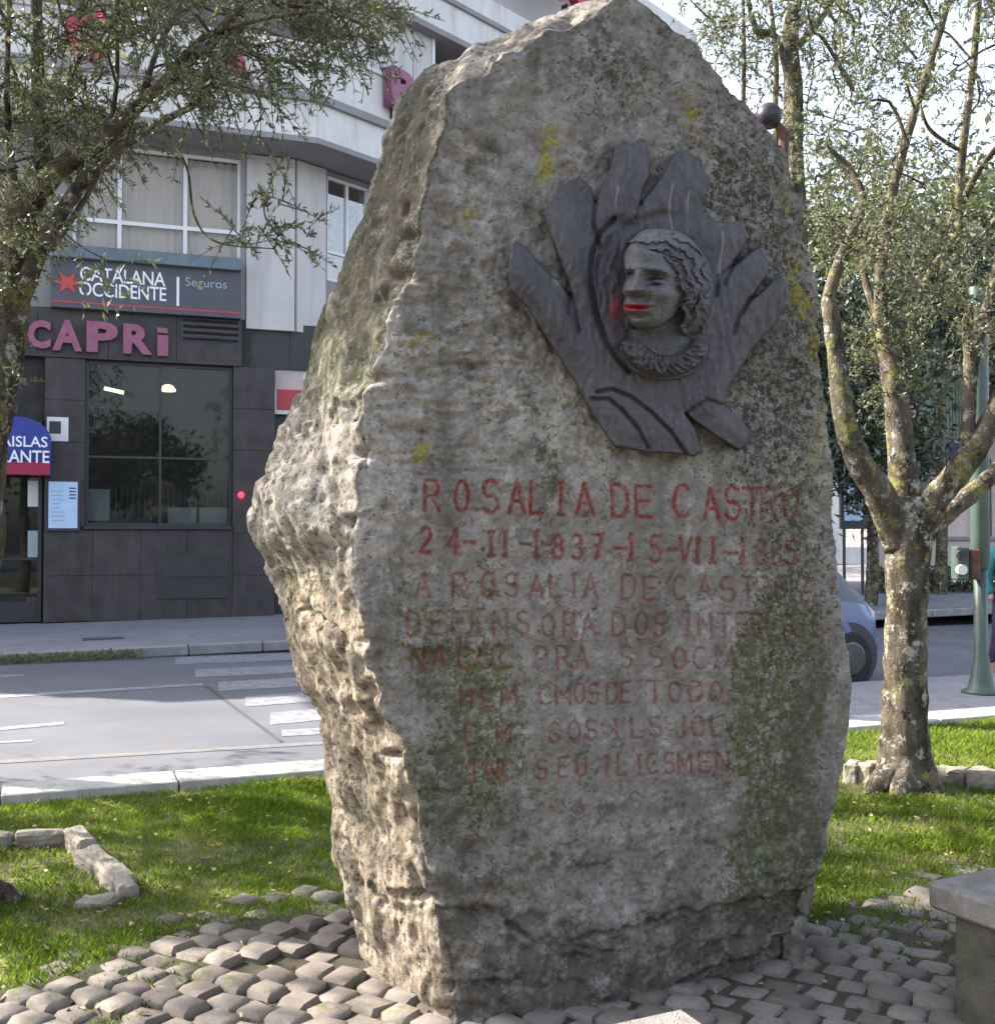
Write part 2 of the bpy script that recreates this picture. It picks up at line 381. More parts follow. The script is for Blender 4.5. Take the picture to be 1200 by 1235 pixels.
M['lamp'] = emis('lit pendant', (1.0, 0.72, 0.35), 1.6); M['lampt'] = emis('lit tube', (1.0, 0.85, 0.6), 1.5); M['redlight'] = emis('red alarm light', (1.0, 0.02, 0.05), 1.6)
M['green'] = simple('green painted iron', (0.055, 0.085, 0.075), 0.45, 0.15, 6, bump=0.1)
M['greenl'] = simple('pale green shutter', (0.20, 0.26, 0.20), 0.6, 0.1, 3)
M['navy'] = simple('navy awning', (0.03, 0.035, 0.09), 0.7, 0.2, 3)
M['pinkwall'] = simple('pinkish wall', (0.52, 0.42, 0.40), 0.8, 0.12, 1.2)
M['carblue'] = simple('blue car paint', (0.06, 0.10, 0.27), 0.3, 0.05, 1, spec=0.6); M['carblue'].node_tree.nodes['Principled BSDF'].inputs['Coat Weight'].default_value = 0.6
M['carwhite'] = simple('white car paint', (0.6, 0.6, 0.62), 0.3, 0.03, 1, spec=0.6)
M['tyre'] = simple('tyre rubber', (0.02, 0.02, 0.022), 0.8, 0.2, 8); M['rim'] = simple('alloy', (0.09, 0.09, 0.10), 0.35, 0.1, 8, metal=0.8)
M['carglass'] = simple('car glass', (0.03, 0.04, 0.05), 0.08, 0.1, 2, spec=0.8); M['tail'] = simple('tail lamp', (0.30, 0.01, 0.02), 0.2, 0.05, 3)
M['bench'] = simple('bench granite', (0.19, 0.175, 0.16), 0.8, 0.35, 14, bump=0.7, dirt=(0.10, 0.095, 0.07))
M['benchleg'] = simple('bench leg concrete', (0.075, 0.068, 0.055), 0.9, 0.4, 9, bump=0.6, dirt=(0.07, 0.09, 0.03))
M['stonepale'] = simple('pale edging stone', (0.24, 0.215, 0.18), 0.9, 0.22, 9, bump=0.6, dirt=(0.22, 0.2, 0.14))
M['teal'] = simple('teal cloth', (0.02, 0.17, 0.20), 0.85, 0.15, 9, bump=0.2); M['skin'] = simple('skin', (0.48, 0.30, 0.22), 0.55, 0.08, 9)
M['jeans'] = simple('dark violet cloth', (0.04, 0.03, 0.08), 0.9, 0.2, 9); M['hair'] = simple('dark hair', (0.03, 0.02, 0.015), 0.6, 0.3, 30)
M['globe'] = simple('dark globe', (0.035, 0.025, 0.04), 0.3, 0.2, 9); M['rust'] = simple('rusty bracket', (0.09, 0.045, 0.03), 0.8, 0.3, 20)
def bronze():
    t = NT('slate bronze')
    col = t.mix(t.ramp(t.noise(8, 6, 0.7, stretch=(1, 1, 0.35)), 0.35, 0.68), (0.047, 0.042, 0.048), (0.082, 0.074, 0.082))
    col = t.mix(t.ramp(t.noise(60, 4, 0.7, stretch=(1, 1, 0.4)), 0.56, 0.74), col, (0.125, 0.118, 0.12))
    col = t.mix(t.math('MULTIPLY', t.attr('head'), 0.62), col, (0.15, 0.152, 0.148))
    col = t.mix(t.math('MULTIPLY', t.ramp(t.noise(34, 6, 0.75, stretch=(1, 1, .6)), 0.45, 0.66), 0.5), col, (0.05, 0.047, 0.052))
    col = t.mix(t.math('MULTIPLY', t.attr('grime_shade'), 0.85), col, (0.030, 0.028, 0.031))
    col = t.mix(t.math('MULTIPLY', t.ramp(t.noise(26, 6, 0.75, stretch=(1, 1, 0.5)), 0.55, 0.7), t.attr('lich')), col, (0.17, 0.16, 0.06))
    col = t.mix(t.math('MULTIPLY', t.attr('paint'), t.ramp(t.noise(120, 3), 0.25, 0.5)), col, (0.27, 0.022, 0.03))
    col = t.mix(t.attr('drip'), col, (0.5, 0.5, 0.5))
    return t.fin(col, 0.62, t.bump(t.noise(90, 4), 0.35, 0.004), 0.15, 0.4)
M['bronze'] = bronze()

# ------------------------------------------------------------------ the setting
RD = math.radians(22); rdx = np.array([math.cos(RD), math.sin(RD)]); rny = np.array([-math.sin(RD), math.cos(RD)])
K0 = G(0, 969)[:2]                                   # a point on the lawn / kerb line
def R2(s, t, z=0.0): q = K0 + rdx*s + rny*t; return (q[0], q[1], z)
def strip(name, s0, s1, t0, t1, z, mat, n=1, z1=None):
    v = []; f = []
    for i in range(n+1):
        s = s0+(s1-s0)*i/n; zz = z if z1 is None else z+(z1-z)*i/n
        v += [R2(s, t0, zz), R2(s, t1, zz)]
    for i in range(n): f.append((2*i, 2*i+2, 2*i+3, 2*i+1))
    return link(name, mesh_np(name, v, f, mat))
def kerbblock(name, s0, s1, t0, t1, z0, z1, mat, rise=0.0, parent=None, bev=0.015):
    b = MB(); b.box(s0, s1, t0, t1, z0, z1, bev=bev); v = b.v[0]
    out = np.array([R2(p[0], p[1], p[2]+rise*p[0]) for p in v]); b.v[0] = out
    return b.build(name, mat, parent)
# ground far sheet
tag(link('ground', mesh_np('ground', [(-400, -60, -0.13), (400, -60, -0.13), (400, 700, -0.13), (-400, 700, -0.13)], [(0, 1, 2, 3)], M['road'])), kind='structure')
# lawn sheet (slightly uneven)
def lawn_z(x, y): return 0.025*fbm(np.stack([x*0.7, y*0.7, x*0], -1), 2)-0.01
nx, ny = 140, 90
ss = np.linspace(-8, 16, nx); tt = np.linspace(-9, -0.02, ny); S, T = np.meshgrid(ss, tt)
X = K0[0]+rdx[0]*S+rny[0]*T; Y = K0[1]+rdx[1]*S+rny[1]*T; Z = lawn_z(X, Y)
idx = np.arange(nx*ny).reshape(ny, nx)
fc = np.stack([idx[:-1, :-1], idx[:-1, 1:], idx[1:, 1:], idx[1:, :-1]], -1).reshape(-1, 4)
lw = link('lawn', mesh_np('lawn', np.stack([X, Y, Z], -1).reshape(-1, 3), fc, M['lawn'], True)); tag(lw, kind='structure')
kb = bpy.data.objects.new('near_kerb', None); COL.objects.link(kb); tag(kb, kind='structure')
for i in range(-9, 17):
    kerbblock('kerb_stone', i*1.0+0.006, i*1.0+0.994, 0.0, 0.34, -0.12, 0.045+random.uniform(-.003, .003), M['kerb'], parent=kb, bev=.006)
tag(strip('road', -60, 120, 0.34, 8.55, -0.10, M['road']), kind='structure')
# widened crossing pavement on the right
bo = bpy.data.objects.new('near_pavement', None); COL.objects.link(bo); tag(bo, kind='structure')
for i in range(7, 22):
    for j in range(3):
        kerbblock('paving_slab', i*0.8+0.004, i*0.8+0.796, 0.345+j*0.62, 0.345+j*0.62+0.614, -0.11, 0.028+random.uniform(-.002, .002), M['pave'], parent=bo, bev=0.004)
# far pavement rising to the right
RISE = 0.012
pv = bpy.data.objects.new('far_pavement', None); COL.objects.link(pv); tag(pv, kind='structure')
for i in range(-20, 40):
    kerbblock('kerb_stone', i*1.0+0.006, i*1.0+0.994, 8.5, 8.66, -0.12, 0.02+random.uniform(-.004, .004), M['kerbfar'], RISE, pv)
v = [R2(-22, 8.665, 0.018-22*RISE), R2(40, 8.665, 0.018+40*RISE), R2(40, 26, 0.10+40*RISE), R2(-22, 26, 0.10-22*RISE)]
link('pavement_surface', mesh_np('pavement_surface', v, [(0, 1, 2, 3)], M['pave']), pv)
# road markings
def gquad(name, pts, mat, z=-0.096, parent=None):
    return link(name, mesh_np(name, [tuple(G(u, v_, z)) for u, v_ in pts], [(0, 1, 2, 3)], mat), parent)
mk = bpy.data.objects.new('road_markings', None); COL.objects.link(mk); tag(mk, kind='structure')
def mline(u0, v0, u1, v1, th0, th1, mat, name='painted_line', z=-0.096): return gquad(name, [(u0, v0+th0), (u1, v1+th1), (u1, v1-th1), (u0, v0-th0)], mat, z, mk)
mline(-80, 845, 245, 825, 1.8, 1.4, M['mark']); mline(-160, 893, 78, 872, 2.2, 1.8, M['mark']); mline(-100, 900, 40, 893, 1.2, 1.2, M['mark'])
mline(-60, 922, 390, 896, 2.2, 1.8, M['marky']); mline(-60, 818, 30, 814, 1.0, 1.0, M['mark'])
for (u0, v0, v1, th) in ((212, 797, 786, 4.2), (236, 812, 799, 4.8), (264, 828, 813, 5.4), (296, 846, 829, 6.2), (326, 867, 848, 7.2)):
    mline(u0, v0, 520, v1, th, th, M['mark'], 'zebra_stripe')
gquad('tar_seam', [(246, 828), (338, 895), (342, 894), (251, 827)], M['crack'], -0.095, mk)
mline(340, 884, 700, 866, 4, 4, M['mark'])
for (u, v_, wd) in ((282, 742, 55), (120, 773, 40)):
    a = G(u-wd/2, v_, 0.03); b_ = MB(); b_.box(0, wd/70, 0, 0.35, 0, 0.012, Matrix.Translation(Vector(a)) @ Matrix.Rotation(RD, 4, 'Z'))
    b_.build('drain_cover', M['crack'], pv)

# ------------------------------------------------------------------ main building
FA = math.radians(19.5); fd = np.array([math.cos(FA), math.sin(FA)]); fn = np.array([math.sin(FA), -math.cos(FA)])
FO = G(50, 745, 0.14)[:2]
class Facade:
    def __init__(s, O, ang):
        s.O = np.array(O, float); s.a = ang; s.d = np.array([math.cos(ang), math.sin(ang)]); s.n = np.array([math.sin(ang), -math.cos(ang)])
        s.M = Matrix(((s.d[0], -s.n[0], 0, s.O[0]), (s.d[1], -s.n[1], 0, s.O[1]), (0, 0, 1, 0), (0, 0, 0, 1)))   # local x=s, y=-off, z
    def at(s, u, v, off=0.0):
        r = P(u, v, 1.0)-np.array([0, 0, CAMZ]); r2 = r[:2]
        k = (off+s.O.dot(s.n))/r2.dot(s.n); q = r2*k
        return (q-s.O).dot(s.d), CAMZ+r[2]*k
    def rect(s, u0, v0, u1, v1, off=0.0):
        um, vm = (u0+u1)/2, (v0+v1)/2
        return s.at(u0, vm, off)[0], s.at(u1, vm, off)[0], s.at(um, v1, off)[1], s.at(um, v0, off)[1]
    def box(s, name, s0, s1, z0, z1, o0, o1, mat, parent, bev=0.008):
        b = MB(); b.box(s0, s1, -o1, -o0, z0, z1, s.M, bev); return b.build(name, mat, parent)
    def pbox(s, name, u0, v0, u1, v1, o0, o1, mat, parent, bev=0.008):
        a = s.rect(u0, v0, u1, v1, o1); return s.box(name, a[0], a[1], a[2], a[3], o0, o1, mat, parent, bev)
A = Facade(FO, FA)
sC = A.at(356, 280)[0]                                  # wall corner
CO = A.O + A.d*sC
B = Facade(CO, math.radians(49.6))
bl = thing('apartment_building', (FO[0], FO[1], 0), 'white and dark stone apartment block with a restaurant on its ground floor across the street', 'building')
z_g = A.at(300, 386)[1]                                 # top of the ground floor
z_b = A.at(300, 164, 0.9)[1]                            # underside of balcony
zb1 = A.at(300, 113, 0.9)[1]
def wallbox(F, name, s0, s1, z0, z1, depth, mat, off=0.0): return F.box(name, s0, s1, z0, z1, off-depth, off, mat, bl, 0.0)
# ground floor
win = A.rect(103, 438, 281, 635); dr = A.rect(-60, 505, 52, 745)
f0 = A.rect(58, 380, 292, 438)
ztop_w, zbot_w = win[3], win[2]
# pillars and fascia from separate cladding panels
def panels(F, s0, s1, z0, z1, ns, nz, off, mat, depth=0.05):
    for i in range(ns):
        for j in range(nz):
            a = s0+(s1-s0)*i/ns; b_ = s0+(s1-s0)*(i+1)/ns; c = z0+(z1-z0)*j/nz; d = z0+(z1-z0)*(j+1)/nz
            F.box('cladding_panel', a+.002, b_-.002, c+.002, d-.002, off-depth, off+random.uniform(-.002, .002), mat, bl, 0.004)
sL = dr[1]+0.02
zs = 0.06
panels(A, sL, win[0], zbot_w, ztop_w, 1, 4, 0.06, M['clad'])            # left pillar
panels(A, win[1], A.at(331, 600)[0], zs, ztop_w, 1, 6, 0.06, M['clad'])   # right pillar
panels(A, sL, win[1], zs, zbot_w-0.06, 4, 2, 0.05, M['clad'])
A.box('window_sill', win[0]-.02, win[1]-.01, zbot_w-0.055, zbot_w, -0.1, 0.10, M['clad2'], bl)
a = A.rect(190, 668, 275, 722); A.box('wall_hatch', a[0], a[1], a[2], a[3], 0.052, 0.066, M['clad2'], bl); A.box('wall_hatch', a[0]+.15, a[1]-.05, (a[2]+a[3])/2-.012, (a[2]+a[3])/2+.012, 0.067, 0.08, M['dframe'], bl)
panels(A, A.at(331, 600)[0], sC+0.8, zs, ztop_w, 2, 4, -0.25, M['clad2'])
panels(A, -3.5, A.at(292, 410)[0], ztop_w+.005, z_g-0.02, 6, 1, 0.08, M['clad'])      # fascia
panels(A, A.at(292, 410)[0], sC+0.8, ztop_w+.005, z_g-.02, 2, 1, -0.05, M['clad2'])
# core walls (behind everything)
wallbox(A, 'wall', -9, dr[0]-0.02, -0.5, z_g, 0.3, M['clad'], -0.02)
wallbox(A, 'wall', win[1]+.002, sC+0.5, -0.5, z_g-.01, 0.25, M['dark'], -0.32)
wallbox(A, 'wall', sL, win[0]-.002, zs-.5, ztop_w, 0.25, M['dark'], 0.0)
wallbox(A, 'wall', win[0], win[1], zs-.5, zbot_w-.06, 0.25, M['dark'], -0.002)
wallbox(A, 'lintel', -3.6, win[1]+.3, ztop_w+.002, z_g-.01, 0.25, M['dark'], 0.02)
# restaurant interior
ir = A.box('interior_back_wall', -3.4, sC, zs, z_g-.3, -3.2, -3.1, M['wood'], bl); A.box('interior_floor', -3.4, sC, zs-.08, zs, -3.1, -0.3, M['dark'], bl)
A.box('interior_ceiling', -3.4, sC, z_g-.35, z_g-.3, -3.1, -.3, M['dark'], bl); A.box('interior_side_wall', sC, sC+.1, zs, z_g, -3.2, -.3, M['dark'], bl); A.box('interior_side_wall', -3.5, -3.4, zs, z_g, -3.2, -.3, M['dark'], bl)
for k in range(5): A.box('counter_shelf', win[0]+.1+k*.5, win[0]+.5+k*.5, zbot_w+.5+.12*(k % 3), zbot_w+.9+.12*(k % 2), -2.9, -2.6, M['wood'], bl)
# shop window
wn = link('window', MB_ := None) if False else None
def window(F, s0, s1, z0, z1, off, fr, mat, glass, vs=(), hs=(), curtain=None, th=0.04):
    b = MB(); L_ = F.M
    b.box(s0, s1, -off, -off+.06, z0, z0+fr, L_); b.box(s0, s1, -off, -off+.06, z1-fr, z1, L_)
    b.box(s0, s0+fr, -off+.001, -off+.059, z0+fr, z1-fr, L_); b.box(s1-fr, s1, -off+.001, -off+.059, z0+fr, z1-fr, L_)
    w_ = b.build('window', mat, bl)
    xs = [s0+fr]+[s0+(s1-s0)*q for q in vs]+[s1-fr]; zz = [z0+fr]+[z0+(z1-z0)*q for q in hs]+[z1-fr]
    for q in vs: F.box('mullion', s0+(s1-s0)*q-th/2, s0+(s1-s0)*q+th/2, z0+fr, z1-fr, off-.058, off+.004, mat, w_, 0)
    for q in hs:
        for i in range(len(xs)-1): F.box('transom', xs[i]+(th/2 if i else 0), xs[i+1]-(th/2 if i < len(xs)-2 else 0), z0+(z1-z0)*q-th/2, z0+(z1-z0)*q+th/2, off-.056, off, mat, w_, 0)
    for i in range(len(xs)-1):
        for j in range(len(zz)-1):
            F.box('pane', xs[i]+(th/2 if i else 0), xs[i+1]-(th/2 if i < len(xs)-2 else 0), zz[j]+(th/2 if j else 0), zz[j+1]-(th/2 if j < len(zz)-2 else 0), off-.034, off-.028, glass, w_, 0)
    if curtain:
        n = 60; sx = np.linspace(s0+fr, s1-fr, n); yy = 0.13+0.03*np.sin(sx*38)+.02*np.sin(sx*91); vv = []
        for k in range(n):
            for zc in (z0+fr, z1-fr): vv.append(tuple(F.M @ Vector((sx[k], yy[k]-off, zc))))
        link('curtain', mesh_np('curtain', vv, [(2*k, 2*k+2, 2*k+3, 2*k+1) for k in range(n-1)], curtain, True), w_)
    return w_
window(A, win[0], win[1], zbot_w, ztop_w, -0.06, 0.06, M['dframe'], M['glassd'], (0.5,), (0.42,))
# light fittings inside
for (u, v_, wd, m_) in ((138, 470, 0.35, 'lampt'), (203, 470, 0.22, 'lamp')):
    s_, z_ = A.at(u, v_, -1.6)
    t_ = thing('pendant_lamp', tuple(A.M @ Vector((s_, 1.6, z_))), 'lit %s inside the restaurant window' % ('slim ceiling tube at the left' if m_ == 'lampt' else 'yellow pendant lamp shade right of the tube'), 'lamp')
    b = MB()
    if m_ == 'lampt': b.tube([tuple(A.M @ Vector((s_-wd/2, 1.6, z_+.02))), tuple(A.M @ Vector((s_+wd/2, 1.6, z_-.05)))], [.035, .035], 8)
    else: b.lathe([(0.03, .10), (.09, .08), (.15, 0), (.14, -.03), (.02, -.03)], tuple(A.M @ Vector((s_, 1.6, z_))), 14)
    b.build('lamp_shade', M[m_], t_, True)
    b = MB(); b.tube([tuple(A.M @ Vector((s_, 1.6, z_+.08))), tuple(A.M @ Vector((s_, 1.6, z_g-.36)))], [.008, .008], 6); b.build('cord', M['dframe'], t_)
# window railing and things behind the glass
b = MB()
rl = thing('window_railing', tuple(A.M @ Vector((win[0], .14, zbot_w))), 'thin dark railing behind the lower part of the restaurant window', 'railing')
A.box('rail', win[0]+.08, win[1]-.08, zbot_w+.72, zbot_w+.75, -.24, -.21, M['dframe'], rl)
for k in range(24):
    q = win[0]+.12+(win[1]-win[0]-.24)*k/23; A.box('baluster', q-.007, q+.007, zbot_w+.02, zbot_w+.72, -.235, -.215, M['steel'], rl, 0)
A.box('rail', win[0]+.08, win[1]-.08, zbot_w+.0, zbot_w+.02, -.24, -.21, M['dframe'], rl)
for (u0, v0, u1, v1, lb) in ((106, 590, 133, 628, 'pale notice sheet behind the lower left of the restaurant window'), (203, 612, 237, 632, 'low white notice card behind the window, left one of two'), (241, 612, 275, 632, 'low white notice card behind the window, right one of two')):
    o = A.pbox('notice', u0, v0, u1, v1, -.19, -.185, M['paper'], None, 0); tag(o, lb, 'notice')
# fascia vent louvers
vn = thing('wall_vent', tuple(A.M @ Vector((A.at(255, 400)[0], -.08, A.at(255, 400)[1]))), 'dark louvred vent in the fascia right of the pink CAPRI letters', 'vent')
va = A.rect(219, 384, 290, 413, .09); A.box('backing', va[0], va[1], va[2], va[3], .081, .09, M['dframe'], vn)
for k in range(4):
    zc = va[2]+(va[3]-va[2])*(k+.5)/4
    b = MB(); b.box(-(va[1]-va[0])/2+.03, (va[1]-va[0])/2-.03, -.03, .03, -.012, .012); b.v[0] = np.array([tuple(A.M @ (Matrix.Translation(((va[0]+va[1])/2, -.12, zc)) @ Matrix.Rotation(-.6, 4, 'X') @ Vector(p))) for p in b.v[0]])
    b.build('louvre', M['clad'], vn)
# doorway at the far left
wallbox(A, 'door_lintel', dr[0], sL, dr[3]+.0, ztop_w, 0.2, M['dark'], -.1)
do = thing('glazed_door', tuple(A.M @ Vector((dr[1]-.6, .12, zs))), 'dark glazed restaurant door below the blue and red sign', 'door')
for q in (dr[1]-.08, dr[1]-.95, dr[1]-1.8): A.box('stile', q, q+.07, zs, dr[3], -.16, -.1, M['dframe'], do)
for (za, zb_) in ((zs, zs+.35), (zs+1.05, zs+1.1), (dr[3]-.08, dr[3])):
    A.box('door_rail', dr[1]-.88, dr[1]-.08, za, zb_, -.15, -.11, M['dframe'], do); A.box('door_rail', dr[1]-1.73, dr[1]-.95, za, zb_, -.15, -.11, M['dframe'], do)
A.box('pane', dr[1]-.88, dr[1]-.08, zs+.35, dr[3]-.08, -.135, -.13, M['glassd'], do, 0); A.box('pane', dr[1]-1.73, dr[1]-.95, zs+.35, dr[3]-.08, -.135, -.13, M['glassd'], do, 0)
for (u0, v0, u1, v1, m_, lb) in ((34, 580, 50, 611, 'paper', 'grey sheet taped near the top of the door glass'), (34, 640, 50, 672, 'signp', 'bluish sheet taped at mid height on the door glass'), (32, 720, 47, 738, 'rust', 'small reddish card low on the door glass')):
    tag(A.pbox('sticker', u0, v0, u1, v1, -.128, -.122, M[m_], None, 0), lb, 'notice')
# first floor wall and windows
wz0 = z_g
w1 = A.rect(100, 181, 292, 309); w1 = (A.at(88, 250)[0], A.at(291, 250)[0], A.at(220, 318)[1], A.at(220, 184)[1])
wallbox(A, 'wall', w1[1]+.0, A.at(297, 280)[0], z_g, z_b, .3, M['wallg'])
wallbox(A, 'wall', w1[0]-1.2, w1[1], z_g, w1[2], .3, M['wallg']); wallbox(A, 'wall', w1[0]-1.2, w1[1], w1[3], z_b, .3, M['wallg'])
wallbox(A, 'wall', w1[0]-1.2, w1[0], w1[2], w1[3], .3, M['wallg']); wallbox(A, 'wall', -9, w1[0]-1.2-1.9*1, z_g, z_b, .3, M['wallg'])
window(A, w1[0]-3.1, w1[0]-1.2, w1[2], w1[3], -.06, .07, M['frame'], M['glass'], (.5,), (.4,), M['curtain'])
wallbox(A, 'wall', w1[0]-3.1, w1[0]-1.2, z_g, w1[2], .3, M['wallg']); wallbox(A, 'wall', w1[0]-3.1, w1[0]-1.2, w1[3], z_b, .3, M['wallg'])
window(A, w1[0], w1[1], w1[2], w1[3], -.06, .06, M['frame'], M['glass'], (.27, .66), (.33,), M['curtain'], th=.07)
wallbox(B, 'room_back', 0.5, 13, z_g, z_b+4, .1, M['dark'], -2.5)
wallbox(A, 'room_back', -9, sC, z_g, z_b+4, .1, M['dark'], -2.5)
pn0 = A.at(297, 280)[0]
for (q0, q1) in ((pn0+.005, sC-.008),):
    A.box('wall_panel', q0, q1, z_g-.16, z_b-.02, -.25, .04, M['panel'], bl, .006)
q = B.at(392, 300)[0]
B.box('wall_panel', .03, q, z_g-.16, z_b-.02, -.25, .04, M['panel'], bl, .006)
w2 = (q+.06, B.at(446, 280)[0], B.at(418, 343)[1], B.at(418, 218)[1])
window(B, w2[0], w2[1], w2[2], w2[3], -.05, .06, M['frame'], M['glass'], (.5,), (.28,), None, th=.05)
wallbox(B, 'wall', q, w2[0], z_g-.16, z_b-.02, .3, M['wallg']); wallbox(B, 'wall', w2[0], w2[1], z_g-.16, w2[2], .3, M['wallg'])
wallbox(B, 'wall', w2[0], w2[1], w2[3], z_b-.02, .3, M['wallg']); wallbox(B, 'wall', w2[1], 14, -.5, z_b-.02, .3, M['wallg'])
wallbox(B, 'wall', .3, w2[1], -.5, z_g-.17, .3, M['clad2'], -.1)
# balcony slab and parapets (outer plane 0.9 m out), a mitred corner between the two wings
OFF = 0.9
h = math.tan((B.a-A.a)/2)*OFF
def course(z0, z1, o0, o1, matname, s_from=-9, s_to=13, name='balcony_parapet', bev=.02):
    k = math.tan((B.a-A.a)/2)
    for Fx, side in ((A, 0), (B, 1)):
        b = MB()
        if side == 0: vs_ = [(s_from, -o0), (sC+k*o0*1.0, -o0), (sC+k*o1, -o1), (s_from, -o1)]; off_s = 0
        else: vs_ = [(-k*o0+.0, -o0), (s_to, -o0), (s_to, -o1), (-k*o1, -o1)]
        if side == 0: vs_ = [(s_from, -o0), (sC-k*o0*-1, -o0), (sC-k*o1*-1, -o1), (s_from, -o1)]
        vv = [tuple(Fx.M @ Vector((x_, y_, z_))) for z_ in (z0, z1) for (x_, y_) in vs_]
        b.add(vv, [(0, 1, 2, 3), (7, 6, 5, 4), (0, 4, 5, 1), (1, 5, 6, 2), (2, 6, 7, 3), (3, 7, 4, 0)]); b.build(name, M[matname], bl)
# convex or concave corner: the B wing turns away from the street, so offsets towards the camera lengthen both wings
def fix_sign():
    pass
course(z_b, z_b+.10, -.3, OFF+.05, 'wallg', name='balcony_slab')
course(z_b+.10, zb1-.0, OFF-.12, OFF, 'white')
zc1 = A.at(300, 101, OFF+.08)[1]
course(zb1, zc1, OFF-.15, OFF+.08, 'wallg', name='balcony_coping')
z2 = zc1+0.85
course(zc1, z2, OFF-.15, OFF-.03, 'white', name='balcony_parapet')
course(z2, z2+.07, OFF-.18, OFF+.02, 'white', name='balcony_coping')
# second floor wall set back, with white shutters and a taupe bay on the angled wing
wallbox(A, 'wall', -9, sC, z_b+.11, z_b+3.1, .3, M['brown'], -.02)
b0 = B.at(521, 60, OFF-.2)[0]; b00 = B.at(424, 60, OFF-.2)[0]; zt = z_b+3.05
for k in range(5):
    a0 = b00-.5+(b0-b00+.5)*k/5; a1 = b00-.5+(b0-b00+.5)*(k+1)/5
    B.box('shutter_panel', a0+.006, a1-.006, z2+.08, zt, OFF-.30, OFF-.2, M['panel'], bl, .006)
B.box('balcony_post', b0, b0+.08, z2+.08, zt, OFF-.32, OFF-.18, M['frame'], bl)
wallbox(B, 'wall', 0, 13, z_b+.11, zt, .3, M['brown'], -.05)
z3 = zt; course(z3, z3+.12, -.3, OFF+.05, 'wallg', name='balcony_slab'); course(z3+.12, z3+.75, OFF-.12, OFF, 'white'); course(z3+.75, z3+.85, OFF-.15, OFF+.06, 'wallg', name='balcony_coping')
course(z3+.85, z3+1.35, OFF-.14, OFF-.04, 'white')
wallbox(A, 'wall', -9, sC, z3+.12, z3+3.2, .3, M['panel'], -.05); wallbox(B, 'wall', 0, 13, z3+.12, z3+3.2, .3, M['panel'], -.05)
course(z3+3.2, z3+3.6, -.3, OFF, 'white', name='balcony_slab')
for k in range(4):
    window(A, -8.4+k*2.2, -7.0+k*2.2, z3+1.5, z3+2.9, .02, .06, M['frame'], M['glass'], (.5,), (), None)
bk = MB(); bk.box(-9, sC-.5, 4.2, 9, -.5, z3+3.2, A.M); bk.build('rear_block', M['wallg'], bl)

# signs -------------------------------------------------------------
def textmesh(txt, size, extrude, bold=0.0, spacing=1.0, line=1.0, align='LEFT'):
    c = bpy.data.curves.new('txt', 'FONT'); c.body = txt; c.size = size; c.extrude = extrude; c.offset = bold; c.space_character = spacing; c.space_line = line
    c.resolution_u = 3; c.align_x = align
    o = bpy.data.objects.new('txt', c); COL.objects.link(o); dg = bpy.context.evaluated_depsgraph_get()
    me = bpy.data.meshes.new_from_object(o.evaluated_get(dg)); bpy.data.objects.remove(o); bpy.data.curves.remove(c); return me
def put_text(F, name, txt, u0, v0, u1, v1, off, mat, parent, extrude=.01, bold=0.0, spacing=1.0):
    a = F.rect(u0, v0, u1, v1, off); me = textmesh(txt, 1.0, 0.5, bold, spacing)
    n = len(me.vertices); co = np.empty(n*3, np.float32); me.vertices.foreach_get('co', co); co = co.reshape(-1, 3)
    mn, mx = co.min(0), co.max(0); q = (co-mn)/(mx-mn+1e-9)
    loc = np.stack([a[0]+q[:, 0]*(a[1]-a[0]), -(off+extrude*(q[:, 2])), a[2]+q[:, 1]*(a[3]-a[2])], -1)
    R_ = np.array(F.M)[:3, :3]; T_ = np.array(F.M)[:3, 3]; out = loc @ R_.T + T_
    me.vertices.foreach_set('co', out.astype(np.float32).ravel()); me.update(); me.materials.clear(); me.materials.append(mat)
    me.flip_normals() if False else None
    return link(name, me, parent)
sg = thing('shop_sign', tuple(A.M @ Vector((A.at(190, 378)[0], -.1, A.at(190, 378)[1]))), 'slate sign reading CATALANA OCCIDENTE Seguros with a red bottom line', 'sign')
A.pbox('sign_board', 62, 318, 291, 377, .02, .22, M['signb'], sg); A.pbox('red_line', 62, 369, 290, 371.2, .221, .226, M['red'], sg, 0)
A.pbox('top_ledge', 60, 302, 292, 317, .0, .34, M['steel'], sg)
put_text(A, 'lettering', 'CATALANA', 97, 325, 200, 342, .222, M['signw'], sg, .008, .008, .95)
put_text(A, 'lettering', 'OCCIDENTE', 96, 343, 201, 360, .222, M['signw'], sg, .008, .008, .95)
put_text(A, 'lettering', 'Seguros', 224, 336, 274, 350, .222, M['signp'], sg, .006, 0)
A.pbox('divider_line', 213.5, 334, 216.5, 369, .221, .228, M['signw'], sg, 0)
s_, z_ = A.at(82, 341, .222); b = MB(); vv = []; nn = 12
for k in range(nn): r_ = .26 if k % 2 == 0 else .10; vv.append((s_+r_*math.cos(k*math.pi/6), -.223, z_+r_*.8*math.sin(k*math.pi/6)))
vv += [(x_, -.235, z_q) for (x_, _, z_q) in vv]
b.add([tuple(A.M @ Vector(p)) for p in vv], [tuple(range(nn, 2*nn))]+[(i, (i+1) % nn, (i+1) % nn+nn, i+nn) for i in range(nn)]); b.build('logo', M['redlogo'], sg)
cs = thing('letter_sign', tuple(A.M @ Vector((A.at(130, 420)[0], -.1, A.at(130, 420)[1]))), 'faded pink CAPRI letters on the dark fascia above the restaurant window', 'sign')
